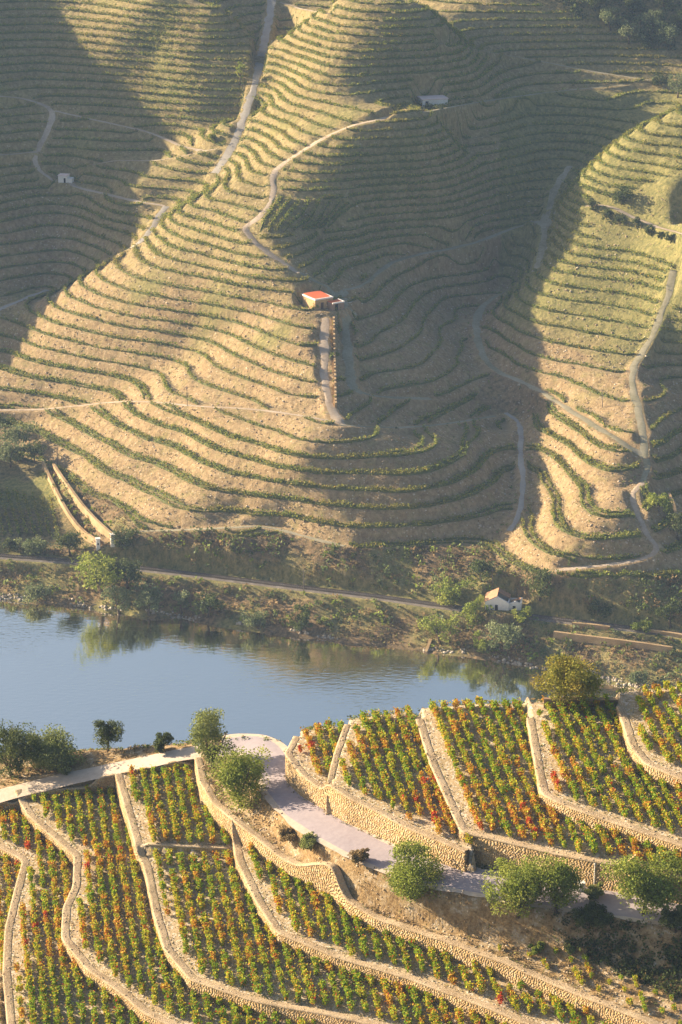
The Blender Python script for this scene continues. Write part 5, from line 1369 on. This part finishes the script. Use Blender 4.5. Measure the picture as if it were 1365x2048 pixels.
# ------------------------------------------------------------------ near trees, bushes, weeds and stones
NEAR = [  # px, base y, width px, height px, palette, base fraction, name, label, category
 (424, 1536, 92, 108, OLIVE, .06, "roadside_tree", "pale green tree at the road bend, farther of the two", "tree"),
 (484, 1614, 112, 122, FRESH, .10, "roadside_tree", "round green tree leaning over the road bend, nearer of the two", "tree"),
 (824, 1795, 116, 110, FRESH, .03, "roadside_tree", "bushy green tree standing alone on the bank below the road", "tree"),
 (1034, 1842, 120, 135, FRESH, .02, "roadside_tree", "tall bushy tree below the road, left of the touching pair", "tree"),
 (1112, 1828, 104, 118, FRESH, .06, "roadside_tree", "feathery tree below the road, right of the touching pair", "tree"),
 (1288, 1828, 142, 120, FRESH, .18, "roadside_tree", "spreading tree with a visible trunk near the right edge", "tree"),
 (1136, 1412, 124, 100, YELLOW, .2, "crest_tree", "yellow-green tree on the crest above the river", "tree"),
 (26, 1552, 96, 112, DARK, .03, "riverside_bush", "tall dark bush beyond the unpaved road at the left edge", "bush"),
 (98, 1536, 122, 90, OLIVE, .02, "riverside_bush", "wide soft olive bush beyond the unpaved road", "bush"),
 (120, 1545, 52, 46, GREY, .05, "riverside_bush", "small grey bush in front of the wide olive bush", "bush"),
 (217, 1503, 58, 62, DARK, .30, "riverside_tree", "small dark tree standing alone against the river", "tree"),
 (322, 1506, 40, 40, DARK, .08, "riverside_bush", "round dark bush against the river, right of the lone tree", "bush"),
 (580, 1690, 40, 30, DRY, .05, "bank_bush", "brownish bush on the bank below the road, leftmost of three", "bush"),
 (622, 1708, 46, 32, OLIVE, .05, "bank_bush", "dull green bush on the bank, middle of three", "bush"),
 (722, 1728, 36, 26, DRY, .05, "bank_bush", "small dry bush at the road edge, rightmost of three", "bush"),
 (1074, 1908, 26, 28, FRESH, .05, "weed_bush", "small green weed bush on the lower bank", "bush"),
 (1140, 1910, 20, 26, OLIVE, .05, "weed_bush", "thin weed bush right of the small green one", "bush"),
 (1352, 1868, 60, 60, DARK, .05, "bank_bush", "dark bush under the spreading tree at the right edge", "bush"),
 (1180, 1850, 70, 40, DARK, .04, "bank_bush", "low dark bush right of the touching pair of trees", "bush"),
 (1185, 1800, 34, 34, OLIVE, .05, "bank_bush", "small bush beside the pale gate pillar", "bush"),
 (620, 1455, 40, 14, FRESH, .02, "crest_bush", "low green bush on the crest above the river bend", "bush"),
]
for i, (a, b_, w, h, pal, bs, nm, lb, cat) in enumerate(NEAR):
    p = FG.hit(a, b_, near=230); s = scale_at(p); p[2] = float(FG.look(p[0], p[1]))
    W, H = w / s * 1.04, h / s * 1.04
    tree(nm, p, W, H, pal, lb, cat, n_leaf=int(1000 + 75 * w), size=.16 + .012 * W, base=bs, clumps=18 + int(w / 3), seed=400 + i, stems=1 if w > 110 or cat == "bush" else 2, loose=1.05, clump=.235)
# weeds and dry grass, stones
def fg_scatter(name, mask, n, pal, wts, smin, smax, seed, per):
    r = np.random.default_rng(seed); jj, ii = np.nonzero(mask); s = r.integers(0, len(jj), n)
    x = FG.xs[ii[s]] + r.uniform(-.2, .2, n); y = FG.ys[jj[s]] + r.uniform(-.2, .2, n)
    kp = noise2(x, y, 3.5, seed, 2) + r.uniform(-.5, .5, n) > -.05; x, y = x[kp], y[kp]; n = len(x)
    sz = r.uniform(smin, smax, n); col = pick_cols(r, n, pal, wts)
    X = np.repeat(x, per); Y = np.repeat(y, per); S = np.repeat(sz, per); C = np.repeat(col, per, 0) * (1 + r.normal(size=(n * per, 1)) * .12)
    e = r.normal(size=(n * per, 3)); e /= np.linalg.norm(e, axis=1)[:, None]
    Q = np.c_[X, Y, FG.look(X, Y)] + e * (S * .5)[:, None] * np.array([1, 1, .7]) + np.c_[X * 0, X * 0, S * .3]
    V, F, C = leaf_quads(Q, .08 + .25 * S, np.clip(C, .01, 1), r)
    tag(obj(name, mesh_np(name, V, F, False, C), M['leaf']), kind="stuff")
fin = (fpx > -20) & (fpx < 1385) & (fpy < 2070) & (over < 4)
fg_scatter("bank_grass", fin & scrub_m & (dr > 2.7) & (dl > 2.4), 3000, DRY + OLIVE[:1], [3, 3, 2, 2, 1], .25, .6, 501, 8)
fg_scatter("plot_weeds", fin & (~scrub_m), 2600, [DRY[3], OLIVE[0], FRESH[0], DRY[1]], [2, 2, 2, 2], .15, .35, 502, 6)
fg_scatter("shade_brambles", fin & (ids == 5) & (dr > 2.9) & (dr < 8.5 + 1.5 * nbig) & (fx > 9) & (d5 > 5.5), 900, DARK + [DRY[2]], [3, 2, 4, 1, 1], .4, 1.1, 504, 14)  # undergrowth kept dark and dense to stand in for shade on the bank
fg_scatter("slope_scrub", fin & (over > .3), 700, [DARK[1], OLIVE[0], FRESH[0], DRY[0]], [2, 2, 2, 1], .4, 1.0, 503, 10)
r = np.random.default_rng(510)
jj, ii = np.nonzero(fin & (ids == 5) & (dr > 2.6)); s_ = r.integers(0, len(jj), 1500); Q = np.c_[FG.xs[ii[s_]], FG.ys[jj[s_]]] + r.uniform(-.2, .2, (1500, 2)); Q = np.c_[Q, FG.look(Q[:, 0], Q[:, 1])]
kp = noise2(Q[:, 0], Q[:, 1], 5, 17, 2) > -.25; Q = Q[kp]
rocks("bank_rubble", Q, r.uniform(.08, .32, len(Q)), M['stone'], r, pick_cols(r, len(Q), [(0.55, 0.43, 0.29), (0.44, 0.33, 0.21), (0.66, 0.55, 0.42)], [2, 2, 1]))
jj, ii = np.nonzero(fin & (~scrub_m)); s_ = r.integers(0, len(jj), 7000); Q = np.c_[FG.xs[ii[s_]], FG.ys[jj[s_]]] + r.uniform(-.2, .2, (7000, 2)); Q = np.c_[Q, FG.look(Q[:, 0], Q[:, 1])]
rocks("plot_stones", Q, r.uniform(.08, .28, len(Q)), M['stone'], r, pick_cols(r, len(Q), [(0.52, 0.42, 0.30), (0.42, 0.33, 0.22), (0.62, 0.53, 0.41)], [2, 2, 1]))
# pale gate pillars and kerb ramp by the road at right
for a, b_, h, lb in ((1192, 1766, 2.4, "pale square gate pillar against the shaded wall by the road"), (1163, 1782, 1.0, "broken pale pillar stump beside the road")):
    q = FG.hit(a, b_, near=230); t_ = empty("gate_pillar", q, R(12)); tag(t_, lb, "pillar")
    MB().box(-.35, .35, -.35, .35, -.4, h).build("shaft", M['white'], t_); MB().box(-.42, .42, -.42, .42, h + .002, h + .18).build("cap", M['white'], t_)
rampl = resample(np.array([FG.hit(a, b_, near=230) for a, b_ in ((1200, 1772), (1235, 1764), (1270, 1756))]), .7)
mb = MB(); o0 = rampl[0].copy()
for i in range(len(rampl) - 1):
    z0 = .3 + 1.9 * i / len(rampl); z1 = .3 + 1.9 * (i + 1) / len(rampl); A, Bq = rampl[i] - o0, rampl[i + 1] - o0
    mb.hexa([(A[0], A[1] - .2, A[2] - .3), (Bq[0], Bq[1] - .2, Bq[2] - .3), (Bq[0], Bq[1] + .2, Bq[2] - .3), (A[0], A[1] + .2, A[2] - .3), (A[0], A[1] - .2, A[2] + z0), (Bq[0], Bq[1] - .2, Bq[2] + z1), (Bq[0], Bq[1] + .2, Bq[2] + z1), (A[0], A[1] + .2, A[2] + z0)])
tag(mb.build("ramp_parapet", M['far_wall'], None, o0), "sloping parapet of the ramp rising behind the spreading tree", "wall")
# ruined hut walls on the crest under the yellow tree
q = FG.hit(1165, 1412, near=230); t_ = empty("ruined_wall", q, R(-4)); tag(t_, "low dark ruined wall with pale coping on the crest", "wall")
MB().box(-5.2, 5.4, -.3, .3, -.5, .85).build("wall", M['shaded_wall'], t_); MB().box(-1.6, 5.5, -.4, .4, .852, 1.05).build("coping", M['far_wall'], t_)
# dark cellar front at the lower right edge

# ------------------------------------------------------------------ the air: thin warm-grey haze over the whole valley
hm = bpy.data.materials.new("haze_air"); hm.use_nodes = True; nt = hm.node_tree; nt.nodes.clear()
o_ = nt.nodes.new("ShaderNodeOutputMaterial"); pv = nt.nodes.new("ShaderNodeVolumePrincipled")
pv.inputs["Color"].default_value = (0.42, 0.62, 1.0, 1); pv.inputs["Density"].default_value = 0.00009; pv.inputs["Anisotropy"].default_value = 0.0
nt.links.new(pv.outputs[0], o_.inputs["Volume"])
zlow = min(float(G.Z.min()), float(Zl.min()), float(SL.Z.min()), float(FG.Z.min()), 0.0) - 1.0
hz = MB().box(-360, 360, -30, 1290, zlow, max(276.0, float(Zl.max()) + 8)).build("haze", hm); tag(hz, kind="stuff")
